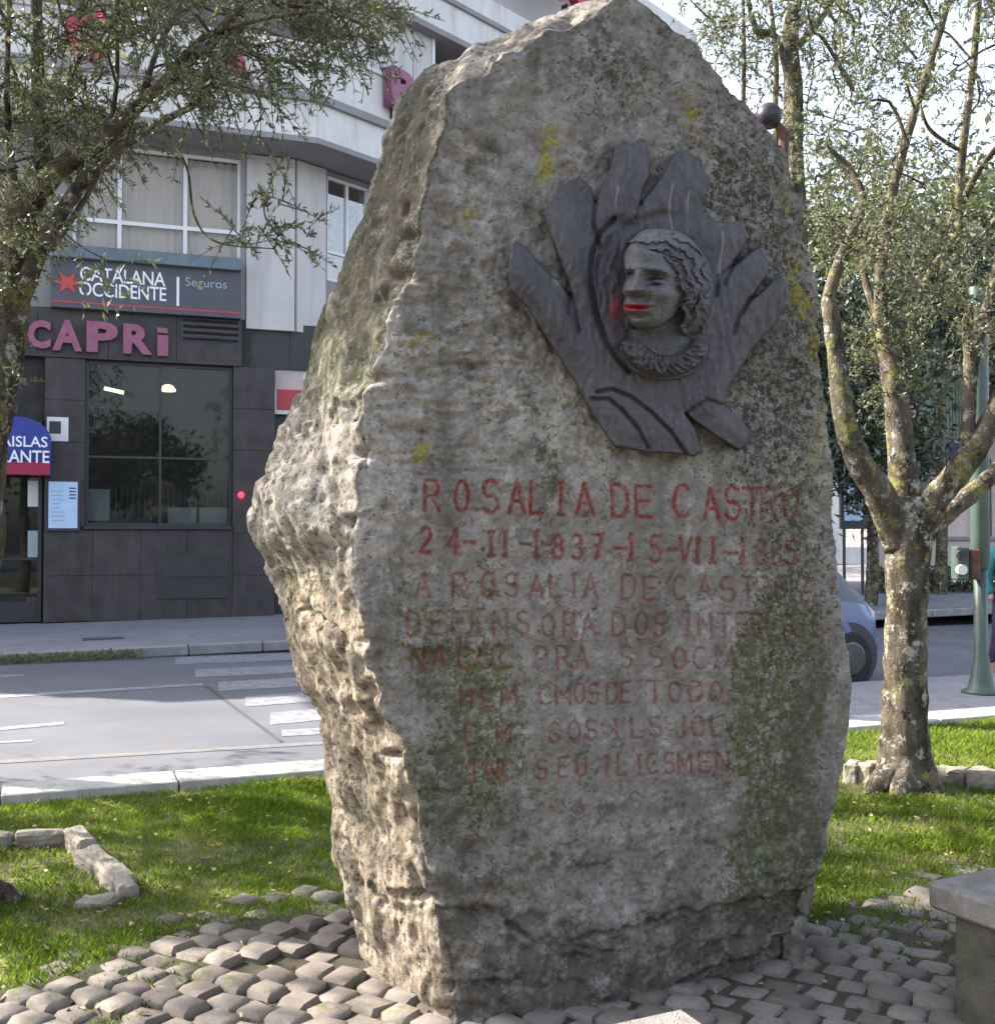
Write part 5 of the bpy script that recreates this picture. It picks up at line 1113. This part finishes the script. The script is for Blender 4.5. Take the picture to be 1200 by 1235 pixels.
tree('olive_tree', 'olive tree with many mossy limbs leaning in from the left edge', (bx, by, 0), limbs, cl3, M['leaf'], nsp=11, nlv=19, leafL=.031, leafW=.0095, seed=13, clr=.12)
# two street trees outside the frame to the left, whose crowns dapple the lawn
for k, (x, y, h_, sd_, lb) in enumerate(((-6.7, 7.1, 4.3, 21, 'farther olive tree standing on the lawn beyond the left edge of view'), (-4.9, 7.3, 5.2, 22, 'nearer tall olive tree standing on the lawn beyond the left edge of view'))):
    r6 = np.random.default_rng(sd_); c = [np.array([x, y, h_])+r6.normal(0, 1, 3)*np.array([1.0, 1.0, .6]) for _ in range(210)]
    tree('olive_tree', lb, (x, y, 0), [([np.array([x, y, 0]), np.array([x+.1, y, 1.2]), np.array([x, y+.1, 2.4]), np.array([x+.1, y, h_])], [.2, .14, .12, .05])], c, M['leaf'], nsp=7, nlv=11, leafL=.08, leafW=.03, seed=sd_, clr=.22)
# distant dark evergreens and lighter trees
def far_tree(label, cx, cy, zb, rad, h_, n_, mat, seed, leaf=.22, trunk_r=.25, group=None):
    r = np.random.default_rng(seed); t = thing('evergreen_tree', (cx, cy, 0), label, 'tree', group=group)
    MB().tube([(cx, cy, -.1), (cx+.1, cy, zb*.6), (cx, cy, zb+h_*.5)], [trunk_r*.55, trunk_r*.45, trunk_r*.2], 9, sub=4, jag=.1).build('trunk', M['bark'], t, True)
    nc = 60; q = unit(r.normal(size=(nc, 3)))*r.uniform(.35, 1, (nc, 1))**.6*np.array([rad, rad, h_/2])+np.array([cx, cy, zb+h_/2])
    k = r.integers(0, nc, n_); p = q[k]+r.normal(0, 1, (n_, 3))*rad*.17; d = unit(r.normal(size=(n_, 3))+np.array([0, 0, -.2]))
    leaves_mesh('crown', p, d, leaf*r.uniform(.6, 1.3, n_), leaf*.42*r.uniform(.7, 1.3, n_), mat, t); return t
far_tree('dark evergreen tree behind the right olive, nearest to the monument', P(1045, 500, 21)[0], 21, 1.9, 1.5, 4.6, 14000, M['leaf2'], 31, .17)
far_tree('dark evergreen tree above the pale green shutter', P(1130, 400, 24)[0], 24, 5.3, 1.6, 2.6, 9000, M['leaf2'], 32, .17)
far_tree('broad grey-green tree farther down the road, its top in the sky gaps', P(1110, 330, 34)[0], 34, 4.5, 5.2, 8.5, 16000, M['leaf3'], 33, .32)
far_tree('grey-green tree at the right edge beyond the lamp post', P(1290, 300, 30)[0], 30, 4.0, 3.6, 8.5, 14000, M['leaf3'], 34, .28)
for k_, (x_, y_) in enumerate(((-9, -13), (-2, -15), (6, -13), (14, -9))): far_tree('dense dark tree %s in the square behind the viewer' % ('one', 'two', 'three', 'four')[k_] if False else ['leftmost dense tree of the square behind the viewer', 'second dense tree of the square behind the viewer', 'third dense tree of the square behind the viewer', 'rightmost dense tree of the square behind the viewer'][k_], x_, y_, 2.2, 2.6, 4.5, 5000, M['leaf2'], 60+k_, .4)
far_tree('grey-green tree far behind the monument', P(850, 300, 38)[0], 38, 4.0, 5.2, 10, 14000, M['leaf3'], 35, .33)

# ------------------------------------------------------------------ background right: buildings, poles, cars, person
sb2 = thing('shop_building', (12.5, 30, 0), 'pinkish low building with pale green shutters behind the right olive tree', 'building')
def wbox(name, u0, v0, u1, v1, d, th, mat, parent, bev=.01):
    a = P(u0, v1, d); c = P(u1, v0, d); b = MB(); b.box(a[0], c[0], d, d+th, a[2], c[2], bev=bev); return b.build(name, mat, parent)
wbox('wall', 1090, 452, 1420, 662, 30, 5, M['pinkwall'], sb2); wbox('roof', 1085, 440, 1430, 452, 29.7, 5.6, M['wallg'], sb2)
wbox('shutter', 1113, 460, 1134, 530, 29.9, .09, M['greenl'], sb2); wbox('shutter', 1137, 460, 1160, 530, 29.9, .09, M['greenl'], sb2); wbox('shutter', 1172, 460, 1195, 530, 29.9, .09, M['greenl'], sb2); wbox('shutter', 1199, 460, 1222, 530, 29.9, .09, M['greenl'], sb2)
for k in range(6): wbox('shutter_rib', 1138+k*3.8, 461, 1139.2+k*3.8, 529, 29.86, .03, M['greenl'], sb2, 0)
wbox('awning', 1108, 534, 1168, 552, 29.0, .9, M['navy'], sb2); wbox('window', 1110, 553, 1122, 606, 29.92, .05, M['carglass'], sb2); wbox('window', 1130, 553, 1164, 588, 29.92, .05, M['carglass'], sb2); wbox('door', 1172, 553, 1195, 652, 29.92, .05, M['dframe'], sb2)
ap = thing('advert_panel', tuple(G(1030, 668)*np.array([1, 1, 0])), 'dark framed pale advertising panel beyond the blue car', 'sign')
da = 24.0
wbox('frame', 1014, 574, 1045, 638, da, .15, M['dframe'], ap); wbox('poster_sheet', 1018, 580, 1040, 628, da-.01, .009, M['menu'], ap, 0)
for u_ in (1018, 1040): wbox('leg', u_-1, 638, u_+1.5, 732, da+.05, .06, M['dframe'], ap)
lw_ = thing('low_wall', (8, 24, 0), 'low pinkish garden wall far across the road', 'wall'); wbox('wall_body', 1052, 652, 1420, 700, 25.5, .4, M['pinkwall'], lw_); wbox('wall_coping', 1050, 647, 1422, 652, 25.45, .5, M['wallg'], lw_)
r7 = np.random.default_rng(77)
hg = thing('hedge', (12, 24.6, 0), 'dry low hedge in front of the pinkish garden wall', 'hedge'); nh = 5000
c0, c1 = P(1056, 690, 24.6), P(1330, 690, 24.6); p = np.stack([r7.uniform(c0[0], c1[0], nh), 24.8+r7.normal(0, .22, nh), r7.uniform(.0, .8, nh)], -1); leaves_mesh('foliage', p, unit(r7.normal(size=(nh, 3))), np.full(nh, .12), np.full(nh, .06), M['leaf3'], hg)
# terrace of houses closing the street far away
for k, (u0, u1, vt, d_, m_, lb) in enumerate(((760, 1088, 380, 55, 'white', 'pale apartment house far behind the monument'), (1085, 1500, 420, 62, 'wallg', 'grey apartment house far down the road at the right'))):
    hb = thing('apartment_house', (P(u0, 645, d_)[0], d_, 0), lb, 'building'); wbox('wall', u0, vt, u1, 680, d_, 8, M[m_], hb)
    for i in range(8):
        for j in range(4):
            uu_ = u0+20+(u1-u0-40)*i/8; v0_ = vt+18+j*50; f_ = wbox('window', uu_, v0_, uu_+14, v0_+26, d_-.05, .06, M['frame'], hb); wbox('pane', uu_+2, v0_+2, uu_+12, v0_+24, d_-.07, .015, M['carglass'], f_, 0)
# green street pole with pedestrian signal
pb = G(1183, 836, 0.028); lp = thing('street_pole', tuple(pb), 'green iron pole with flared base at the edge of the crossing', 'pole')
b = MB(); b.lathe([(.18, 0), (.18, .025), (.13, .05), (.105, .14), (.08, .30), (.064, .38), (.062, 1.18)], pb, 20); b.build('pole_base', M['green'], lp, True)
b = MB(); b.lathe([(.062, 1.182), (.088, 1.24), (.09, 2.3), (.09, 3.9), (.085, 3.92)], pb, 20); b.build('shaft', M['green'], lp, True)
# signal box belongs to the pole
for (u0, v0, u1, v1, m_, nm) in ((1151, 659, 1167, 700, 'green', 'signal_box'), (1168.5, 662, 1180, 699, 'rust', 'control_box')):
    a = P(u0, v1, pb[1]-.12); c = P(u1, v0, pb[1]-.12); b = MB(); b.box(a[0], c[0], pb[1]-.16, pb[1]-.02, a[2], c[2], bev=.015); o = b.build(nm, M[m_], lp)
    if nm == 'signal_box':
        for k in range(2):
            b = MB(); q = P((u0+u1)/2, v0+10+k*18, pb[1]-.17); b.tube([(q[0], q[1]+.02, q[2]), (q[0], q[1]-.03, q[2])], [.048, .048], 14); b.build('lens', M['paper' if k else 'dframe'], o)
# dark globe on a post behind the monument's right shoulder
gq = P(927, 140, 6.2); gl_ = thing('globe_lamp', (gq[0], 6.2, 0), 'dark round globe peeking over the right shoulder of the monument', 'lamp')
b = MB(); b.lathe([(.005, -.075)]+[(.075*math.cos(t_), .075*math.sin(t_)) for t_ in np.linspace(-1.4, 1.4, 10)]+[(.005, .075)], gq, 18); b.build('globe', M['globe'], gl_, True)
b = MB(); b.tube([(gq[0]+.08, 6.2, gq[2]-.24), (gq[0]+.085, 6.2, gq[2]-.10), (gq[0]+.05, 6.2, gq[2]-.05)], [.028, .03, .02], 8); b.build('bracket', M['rust'], gl_); b = MB(); b.tube([(gq[0]+.0, 6.2, 0), (gq[0]+.02, 6.2, 2.5), (gq[0]+.08, 6.2, gq[2]-.22)], [.05, .045, .03], 10, sub=3); b.build('post', M['green'], gl_, True)

# --- cars: lofted body with arches
def car(name, label, loc, rz, paintm, L_=4.0, Wd=1.68, H_=1.46):
    t = thing(name, loc, label, 'car', rz)
    Mx = Matrix.Translation(loc) @ Matrix.Rotation(rz, 4, 'Z')
    # stations along x (0 = rear), each: z_bottom, z_belt, half width at belt, z_roof, half width at roof
    xs = np.array([0, .06, .2, .5, .9, 1.4, 1.9, 2.4, 2.75, 3.1, 3.5, 3.8, 3.95, 4.0])*L_/4.0
    belt = np.array([.62, .80, .88, .92, .93, .94, .93, .92, .90, .86, .80, .72, .62, .5]); roof = np.array([.66, .84, 1.02, 1.30, 1.42, 1.46, 1.44, 1.36, 1.14, .90, .84, .76, .66, .54])*H_/1.46
    hw = Wd/2*np.array([.80, .92, .96, 1, 1, 1, 1, 1, 1, .99, .96, .90, .82, .70]); rw = hw*np.array([.95, .84, .78, .74, .74, .74, .74, .74, .8, .94, .92, .92, .9, .9]); bot = np.array([.36, .26, .22, .2, .2, .2, .2, .2, .2, .2, .2, .22, .28, .36])
    secs = []
    for i in range(len(xs)):
        z0, zb_, zr, h2, r2 = bot[i], belt[i], max(roof[i], belt[i]+.02), hw[i], rw[i]
        pr = [(0, z0), (h2*.86, z0), (h2*.98, z0+.12), (h2, (z0+zb_)/2), (h2*.97, zb_), (h2*.97+(r2-h2*.97)*.5, zb_+(zr-zb_)*.55), (r2, zr-.05*(zr-zb_)), (r2*.8, zr), (0, zr+.015)]
        secs.append([(xs[i], y_, z_) for y_, z_ in pr]+[(xs[i], -y_, z_) for y_, z_ in pr[-2:0:-1]])
    n = len(secs[0]); v = np.array([p for s_ in secs for p in s_]); f = []; fg = []
    for i in range(len(secs)-1):
        for j in range(n):
            k = (j+1) % n; q = (i*n+j, (i+1)*n+j, (i+1)*n+k, i*n+k)
            glassy = (j in (4, 5, n-6, n-5)) and 2 <= i <= 7 or (j in (6, 7, 8, 9) and i in (7, 8)) or (j in (6, 7, 8, 9) and i in (1,))
            (fg if glassy else f).append(q)
    f += [tuple(range(n))[::-1], tuple((len(secs)-1)*n+j for j in range(n))]
    vw = np.array([tuple(Mx @ Vector(p)) for p in v]); wheels = (.47*L_/4, 3.1*L_/4)
    # wheel arches: push lower side verts in around wheels by dropping faces is rough, so dark arch liners are added
    for nm, ff, m_ in (('body', f, paintm), ('windows', fg, M['carglass'])):
        me = mesh_np(nm, vw, ff, m_, True); bm = bmesh.new(); bm.from_mesh(me); bmesh.ops.delete(bm, geom=[x for x in bm.verts if not x.link_faces], context='VERTS'); bmesh.ops.recalc_face_normals(bm, faces=bm.faces)
        if nm == 'body': bmesh.ops.subdivide_edges(bm, edges=bm.edges[:], cuts=1, use_grid_fill=True, smooth=.0)
        bm.to_mesh(me); bm.free(); me.polygons.foreach_set('use_smooth', np.ones(len(me.polygons), bool)); link(nm, me, t)
    for wx in wheels:
        for sy in (-1, 1):
            b = MB(); yo = sy*(Wd/2-.01); b.tube([tuple(Mx @ Vector((wx, yo-sy*.30, .33))), tuple(Mx @ Vector((wx, yo+sy*.0005, .33)))], [.37, .37], 22); b.build('wheel_arch', M['dframe'], t)
            b = MB(); b.tube([tuple(Mx @ Vector((wx, yo-sy*.18+sy*q, .30))) for q in (0, .02, .18, .205)], [.27, .30, .30, .27], 24); w_ = b.build('wheel', M['tyre'], t, False)
            b = MB(); b.tube([tuple(Mx @ Vector((wx, yo+sy*q, .30))) for q in (.027, .035)], [.19, .17], 16); b.build('rim', M['rim'], w_)
    for sy in (-1, 1):
        b = MB(); b.box(.03, .16, sy*Wd*.40-.07, sy*Wd*.40+.07, .62, .84, Mx, .02); b.build('tail_light', M['tail'], t)
    b = MB(); b.box(-.05, .12, -Wd*.43, Wd*.43, .34, .52, Mx, .04); b.build('bumper', paintm, t); b = MB(); b.box(-.012, .05, -.26, .26, .60, .71, Mx, .006); b.build('number_plate', M['paper'], t); b = MB(); b.box(L_-.12, L_+.04, -Wd*.40, Wd*.40, .3, .48, Mx, .04); b.build('bumper', paintm, t)
    return t
cr = P(1006, 700, 12.9); car('parked_car', 'blue hatchback on the road, partly hidden behind the right side of the monument', (cr[0], cr[1], -.10), math.pi+RD, M['carblue'])
cw = G(1062, 672, 0); car('parked_car', 'small white car far down the road between the monument and the olive trunk', (cw[0], 26.8, -.12), math.pi+.2, M['carwhite'])

# --- pedestrian cut by the right edge
def person():
    bx_, by_ = P(1216, 700, 12.6)[0], 12.6; t = thing('person', (bx_, by_, -.1), 'person in a teal hooded jacket and dark violet trousers walking at the right edge', 'person')
    def skin(name, vs, es, rs, mat, par, sub=2):
        me = bpy.data.meshes.new(name); me.from_pydata([(bx_+x, by_+y, z-.1) for x, y, z in vs], es, []); me.materials.append(mat); o = link(name, me, par)
        sm = o.modifiers.new('skin', 'SKIN'); ly = me.skin_vertices[0] if me.skin_vertices else None
        if ly is None:
            bm = bmesh.new(); bm.from_mesh(me); bm.verts.layers.skin.verify(); bm.to_mesh(me); bm.free(); ly = me.skin_vertices[0]
        for i, r_ in enumerate(rs): ly.data[i].radius = (r_, r_*.85)
        ly.data[0].use_root = True; sb_ = o.modifiers.new('sub', 'SUBSURF'); sb_.levels = sub; sb_.render_levels = sub; return o
    body = skin('body', [(0, 0, 1.0), (0, 0, 1.22), (0, 0, 1.40), (0, 0, 1.50), (-.01, 0, 1.60), (-.02, 0, 1.70),
        (-.17, 0, 1.40), (-.22, .06, 1.14), (-.20, -.02, .90), (.17, 0, 1.40), (.22, -.06, 1.14), (.20, .05, .90),
        (-.10, 0, .92), (-.16, -.06, .50), (-.20, .02, .08), (-.26, -.03, .05), (.10, 0, .92), (.12, .05, .50), (.14, .14, .08), (.08, .10, .05)],
        [(0, 1), (1, 2), (2, 3), (3, 4), (4, 5), (2, 6), (6, 7), (7, 8), (2, 9), (9, 10), (10, 11), (0, 12), (12, 13), (13, 14), (14, 15), (0, 16), (16, 17), (17, 18), (18, 19)],
        [.13, .13, .14, .055, .09, .085, .06, .048, .035, .06, .048, .035, .085, .058, .04, .035, .085, .058, .04, .035], M['skin'], t)
    skin('jacket', [(0, 0, .95), (0, 0, 1.2), (0, 0, 1.42), (0, .03, 1.56), (-.0, .05, 1.68), (-.18, 0, 1.41), (-.235, .06, 1.14), (-.215, -.01, .95), (.18, 0, 1.41), (.235, -.06, 1.14), (.215, .04, .95)],
        [(0, 1), (1, 2), (2, 3), (3, 4), (2, 5), (5, 6), (6, 7), (2, 8), (8, 9), (9, 10)], [.165, .16, .165, .11, .10, .085, .07, .055, .085, .07, .055], M['teal'], t)
    skin('trousers', [(0, 0, 1.0), (-.10, 0, .90), (-.16, -.06, .50), (-.20, .02, .16), (.10, 0, .90), (.12, .05, .50), (.14, .14, .16)], [(0, 1), (1, 2), (2, 3), (0, 4), (4, 5), (5, 6)], [.15, .105, .078, .06, .105, .078, .06], M['jeans'], t)
    skin('hair', [(-.01, .03, 1.72), (.0, .05, 1.62)], [(0, 1)], [.095, .085], M['hair'], t)
person()

# ------------------------------------------------------------------ benches, edging stones
def bench(label, corner, a0, la, lb, z=.45, th=.09, leg_in=.12, group=None):
    Mx = Matrix.Translation((corner[0], corner[1], 0)) @ Matrix.Rotation(a0, 4, 'Z'); t = thing('stone_bench', (corner[0], corner[1], 0), label, 'bench')
    b = MB(); b.box(0, la, -lb, 0, z-th, z, Mx, .012); s_ = b.build('seat_slab', M['bench'], t)
    b = MB(); b.box(leg_in*.5, la-leg_in*.5, -lb+leg_in, -leg_in, -.05, z-th-.002, Mx, .012); b.build('base_block', M['benchleg'], t); return t
c1_ = G(1117, 1062, .45); bench('rough stone bench with a thick slab seat at the right edge of the paving', c1_, math.radians(28), 1.1, .42, th=.085, leg_in=.07)
c2_ = G(822, 1214, .45); bench('sunlit stone bench corner at the foot of the picture before the monument', c2_, math.radians(-152), 1.1, -.42*0-.42 if False else .42) if False else None
t2 = thing('stone_bench', (c2_[0], c2_[1], 0), 'sunlit stone bench whose corner shows at the bottom before the monument', 'bench')
Mx = Matrix.Translation((c2_[0], c2_[1], 0)) @ Matrix.Rotation(math.radians(-155), 4, 'Z')
b = MB(); b.box(0, 1.1, 0, .42, .36, .45, Mx, .012); b.build('seat_slab', M['bench'], t2); b = MB(); b.box(.1, 1.0, .08, .34, -.05, .358, Mx, .012); b.build('base_block', M['benchleg'], t2)
def rough_block(name, p0, p1, wd, hh, mat, parent, z0=-.05, seed=0):
    p0 = np.array(p0); p1 = np.array(p1); d = p1-p0; L_ = np.hypot(*d); a = math.atan2(d[1], d[0]); b = MB()
    b.box(0, L_, -wd/2, wd/2, z0, hh, bev=.014); me = mesh_np(name, b.v[0], b.f, mat); bm = bmesh.new(); bm.from_mesh(me)
    bmesh.ops.triangulate(bm, faces=[f for f in bm.faces if len(f.verts) > 4]); bmesh.ops.subdivide_edges(bm, edges=bm.edges[:], cuts=4, use_grid_fill=True)
    for v in bm.verts:
        q = v.co*11+Vector((seed*3.1, seed, 0)); v.co += v.normal*.018*mnoise.noise(q)+v.normal*.008*mnoise.noise(q*3.1)
    Mx = Matrix.Translation((p0[0], p0[1], 0)) @ Matrix.Rotation(a, 4, 'Z'); bm.transform(Mx); bm.to_mesh(me); bm.free()
    return link(name, me, parent)
ed = thing('tree_pit_edging', (-2.1, 5.5, 0), 'rough stone kerb of the tree pit at the left edge of the lawn', 'stone edging')
e0 = G(-130, 1030)[:2]; e1 = G(88, 1018)[:2]; e2 = G(150, 1080)[:2]
def run(a_, b_, n_, hs, wd, par, sd0=0, mat='stonepale'):
    for k in range(n_):
        p0 = a_+(b_-a_)*k/n_+(b_-a_)/n_*.02; p1 = a_+(b_-a_)*(k+1)/n_-(b_-a_)/n_*.02; rough_block('edging_stone', p0+np.array([0, random.uniform(-.015, .015)]), p1, wd*random.uniform(.9, 1.1), hs+random.uniform(-.015, .015), M[mat], par, seed=sd0+k)
run(e0, e1, 3, .07, .09, ed); run(e1, e2, 3, .08, .11, ed, 9)
f0_ = G(-60, 1094)[:2]
tag(rough_block('loose_stone', G(140, 1082)[:2], G(163, 1078)[:2], .13, .07, M['stonepale'], None, seed=31), 'pale rounded loose stone in the grass at the end of the pit edging', 'stone')
tag(rough_block('flat_stone', G(95, 1089)[:2], G(140, 1091)[:2], .10, .03, M['stonepale'], None, seed=32), 'flat grey stone sunk in the grass just left of the loose stone', 'stone')
e3 = thing('lawn_edging', tuple(G(1160, 942)), 'pale rough edging stones in the grass right of the olive trunk', 'stone edging')
run(G(1128, 940)[:2], G(1290, 962)[:2], 4, .10, .16, e3, 40); run(G(1020, 938)[:2], G(1058, 944)[:2], 2, .12, .16, e3, 50)

# ------------------------------------------------------------------ grass
def grass(name, n_, ubox, hmin, hmax, seed, cond):
    r = np.random.default_rng(seed); (x0, x1, y0, y1) = ubox; x = r.uniform(x0, x1, n_); y = y0+(y1-y0)*r.uniform(0, 1, n_)
    q = np.stack([x, y], -1)-K0; t_ = q @ rny; u, v_ = proj(np.stack([x, y, 0*x], -1)); ok = (t_ < -.03) & cond(x, y, u, v_, r)
    x, y = x[ok], y[ok]; n = len(x); z = lawn_z(x, y); pat = fbm(np.stack([x*1.6, y*1.6, 0*x], -1), 2)
    h_ = r.uniform(hmin, hmax, n)*(1+.5*pat); a = r.uniform(0, 2*math.pi, n); ln = r.uniform(.1, .8, n)*h_; w_ = r.uniform(.0025, .0055, n); b0_ = np.stack([x, y, z-.005], -1)
    sd_ = np.stack([np.cos(a), np.sin(a), 0*a], -1); fwd = np.stack([-np.sin(a), np.cos(a), 0*a], -1)
    mid = b0_+fwd*(ln*.35)[:, None]+np.stack([0*h_, 0*h_, h_*.6], -1); tip = b0_+fwd*ln[:, None]+np.stack([0*h_, 0*h_, h_], -1)
    V4 = np.stack([b0_-sd_*w_[:, None]*.5, b0_+sd_*w_[:, None]*.5, mid+sd_*w_[:, None]*.4, tip, mid-sd_*w_[:, None]*.4], 1).reshape(-1, 3)
    ids_ = np.arange(n)[:, None]*5+np.arange(5)[None]; o = link(name, mesh_np(name, V4, ids_, M['grass'])); tag(o, 'short bright green lawn grass round the monument and trees', 'grass', kind='stuff'); return o
def condA(x, y, u, v_, r):
    e = vb(u)-v_; inrock = (x > -.55) & (x < 1.15) & (y > 3.5+.3*x) & (y < 4.6+.2*x)
    bare = sstep(.05, .45, fbm(np.stack([x*1.3, y*1.3, 0*x+8], -1), 3)); bare = np.maximum(bare, np.exp(-((x+1.75)/.35)**2-((y-5.0)/.3)**2)); dens = np.where(e > 0, 1.0-.72*bare, np.where(e > -34, .75, .17)); tuft = fbm(np.stack([x*3.2, y*3.2, 0*x+3], -1), 2) > .24
    dens = np.where((e < 0) & tuft, np.maximum(dens, .30), dens)
    return (r.uniform(size=len(x)) < dens) & ~inrock & (v_ < 1300) & (u > -260) & (u < 1460)
grass('grass', 520000, (-4.2, 5.5, 3.1, 7.2), .012, .042, 1, condA)
g2 = grass('grass', 90000, (1.5, 7.5, 7.2, 10.5), .025, .06, 2, lambda x, y, u, v_, r: (u > 950) & (u < 1400)); g2['label'] = 'strip of taller sunny grass behind the right olive trunk'
# grass on the far gutter
r9 = np.random.default_rng(19); nW = 2600; sa_ = float((G(-60, 793, -.1)[:2]-K0) @ rdx); sb_ = float((G(165, 783, -.1)[:2]-K0) @ rdx); s_ = sa_+(sb_-sa_)*r9.uniform(0, 1, nW)**1.25; p = K0[None]+rdx[None]*s_[:, None]+rny[None]*(8.40+r9.normal(0, .08, nW))[:, None]; p = np.concatenate([p, r9.uniform(-.10, .0, (nW, 1))], 1)
wd_ = leaves_mesh('gutter_weeds', p, unit(r9.normal(size=(nW, 3))*.5+np.array([0, 0, 1])), r9.uniform(.02, .07, nW), np.full(nW, .015), M['weed'], None); tag(wd_, 'mossy weeds growing along the far gutter of the road', 'weeds', kind='stuff')

# fallen leaves scattered over the lawn and the setts
rl_ = np.random.default_rng(41); nf_ = 2600; xx_ = rl_.uniform(-3.4, 4.2, nf_); yy_ = rl_.uniform(3.2, 7.4, nf_); pz = lawn_z(xx_, yy_)+rl_.uniform(.015, .04, nf_)
ok_ = ((np.stack([xx_, yy_], -1)-K0) @ rny < -.05); pf_ = np.stack([xx_, yy_, pz], -1)[ok_]; nf_ = len(pf_); df_ = rl_.normal(size=(nf_, 3)); df_[:, 2] *= .15
M['dryleaf'] = simple('dry leaf', (0.26, 0.20, 0.11), 0.7, 0.4, 30)
fl_ = leaves_mesh('fallen_leaves', pf_, unit(df_), rl_.uniform(.018, .05, nf_), rl_.uniform(.008, .02, nf_), M['dryleaf'], None); tag(fl_, 'small dry leaves scattered over the lawn and the setts', 'fallen leaves', kind='stuff')

GRP = dict(olive_tree='olive trees on the lawns of the square', evergreen_tree='background trees round the square', notice='notices in the restaurant window', sticker='sheets stuck on the restaurant door', stone_bench='stone benches round the monument', parked_car='cars on the street', pendant_lamp='lit lamps in the restaurant', apartment_house='houses far behind')
for o in list(SC.objects):
    k = o.name.split('.')[0]
    if o.parent is None and k in GRP: o['group'] = GRP[k]
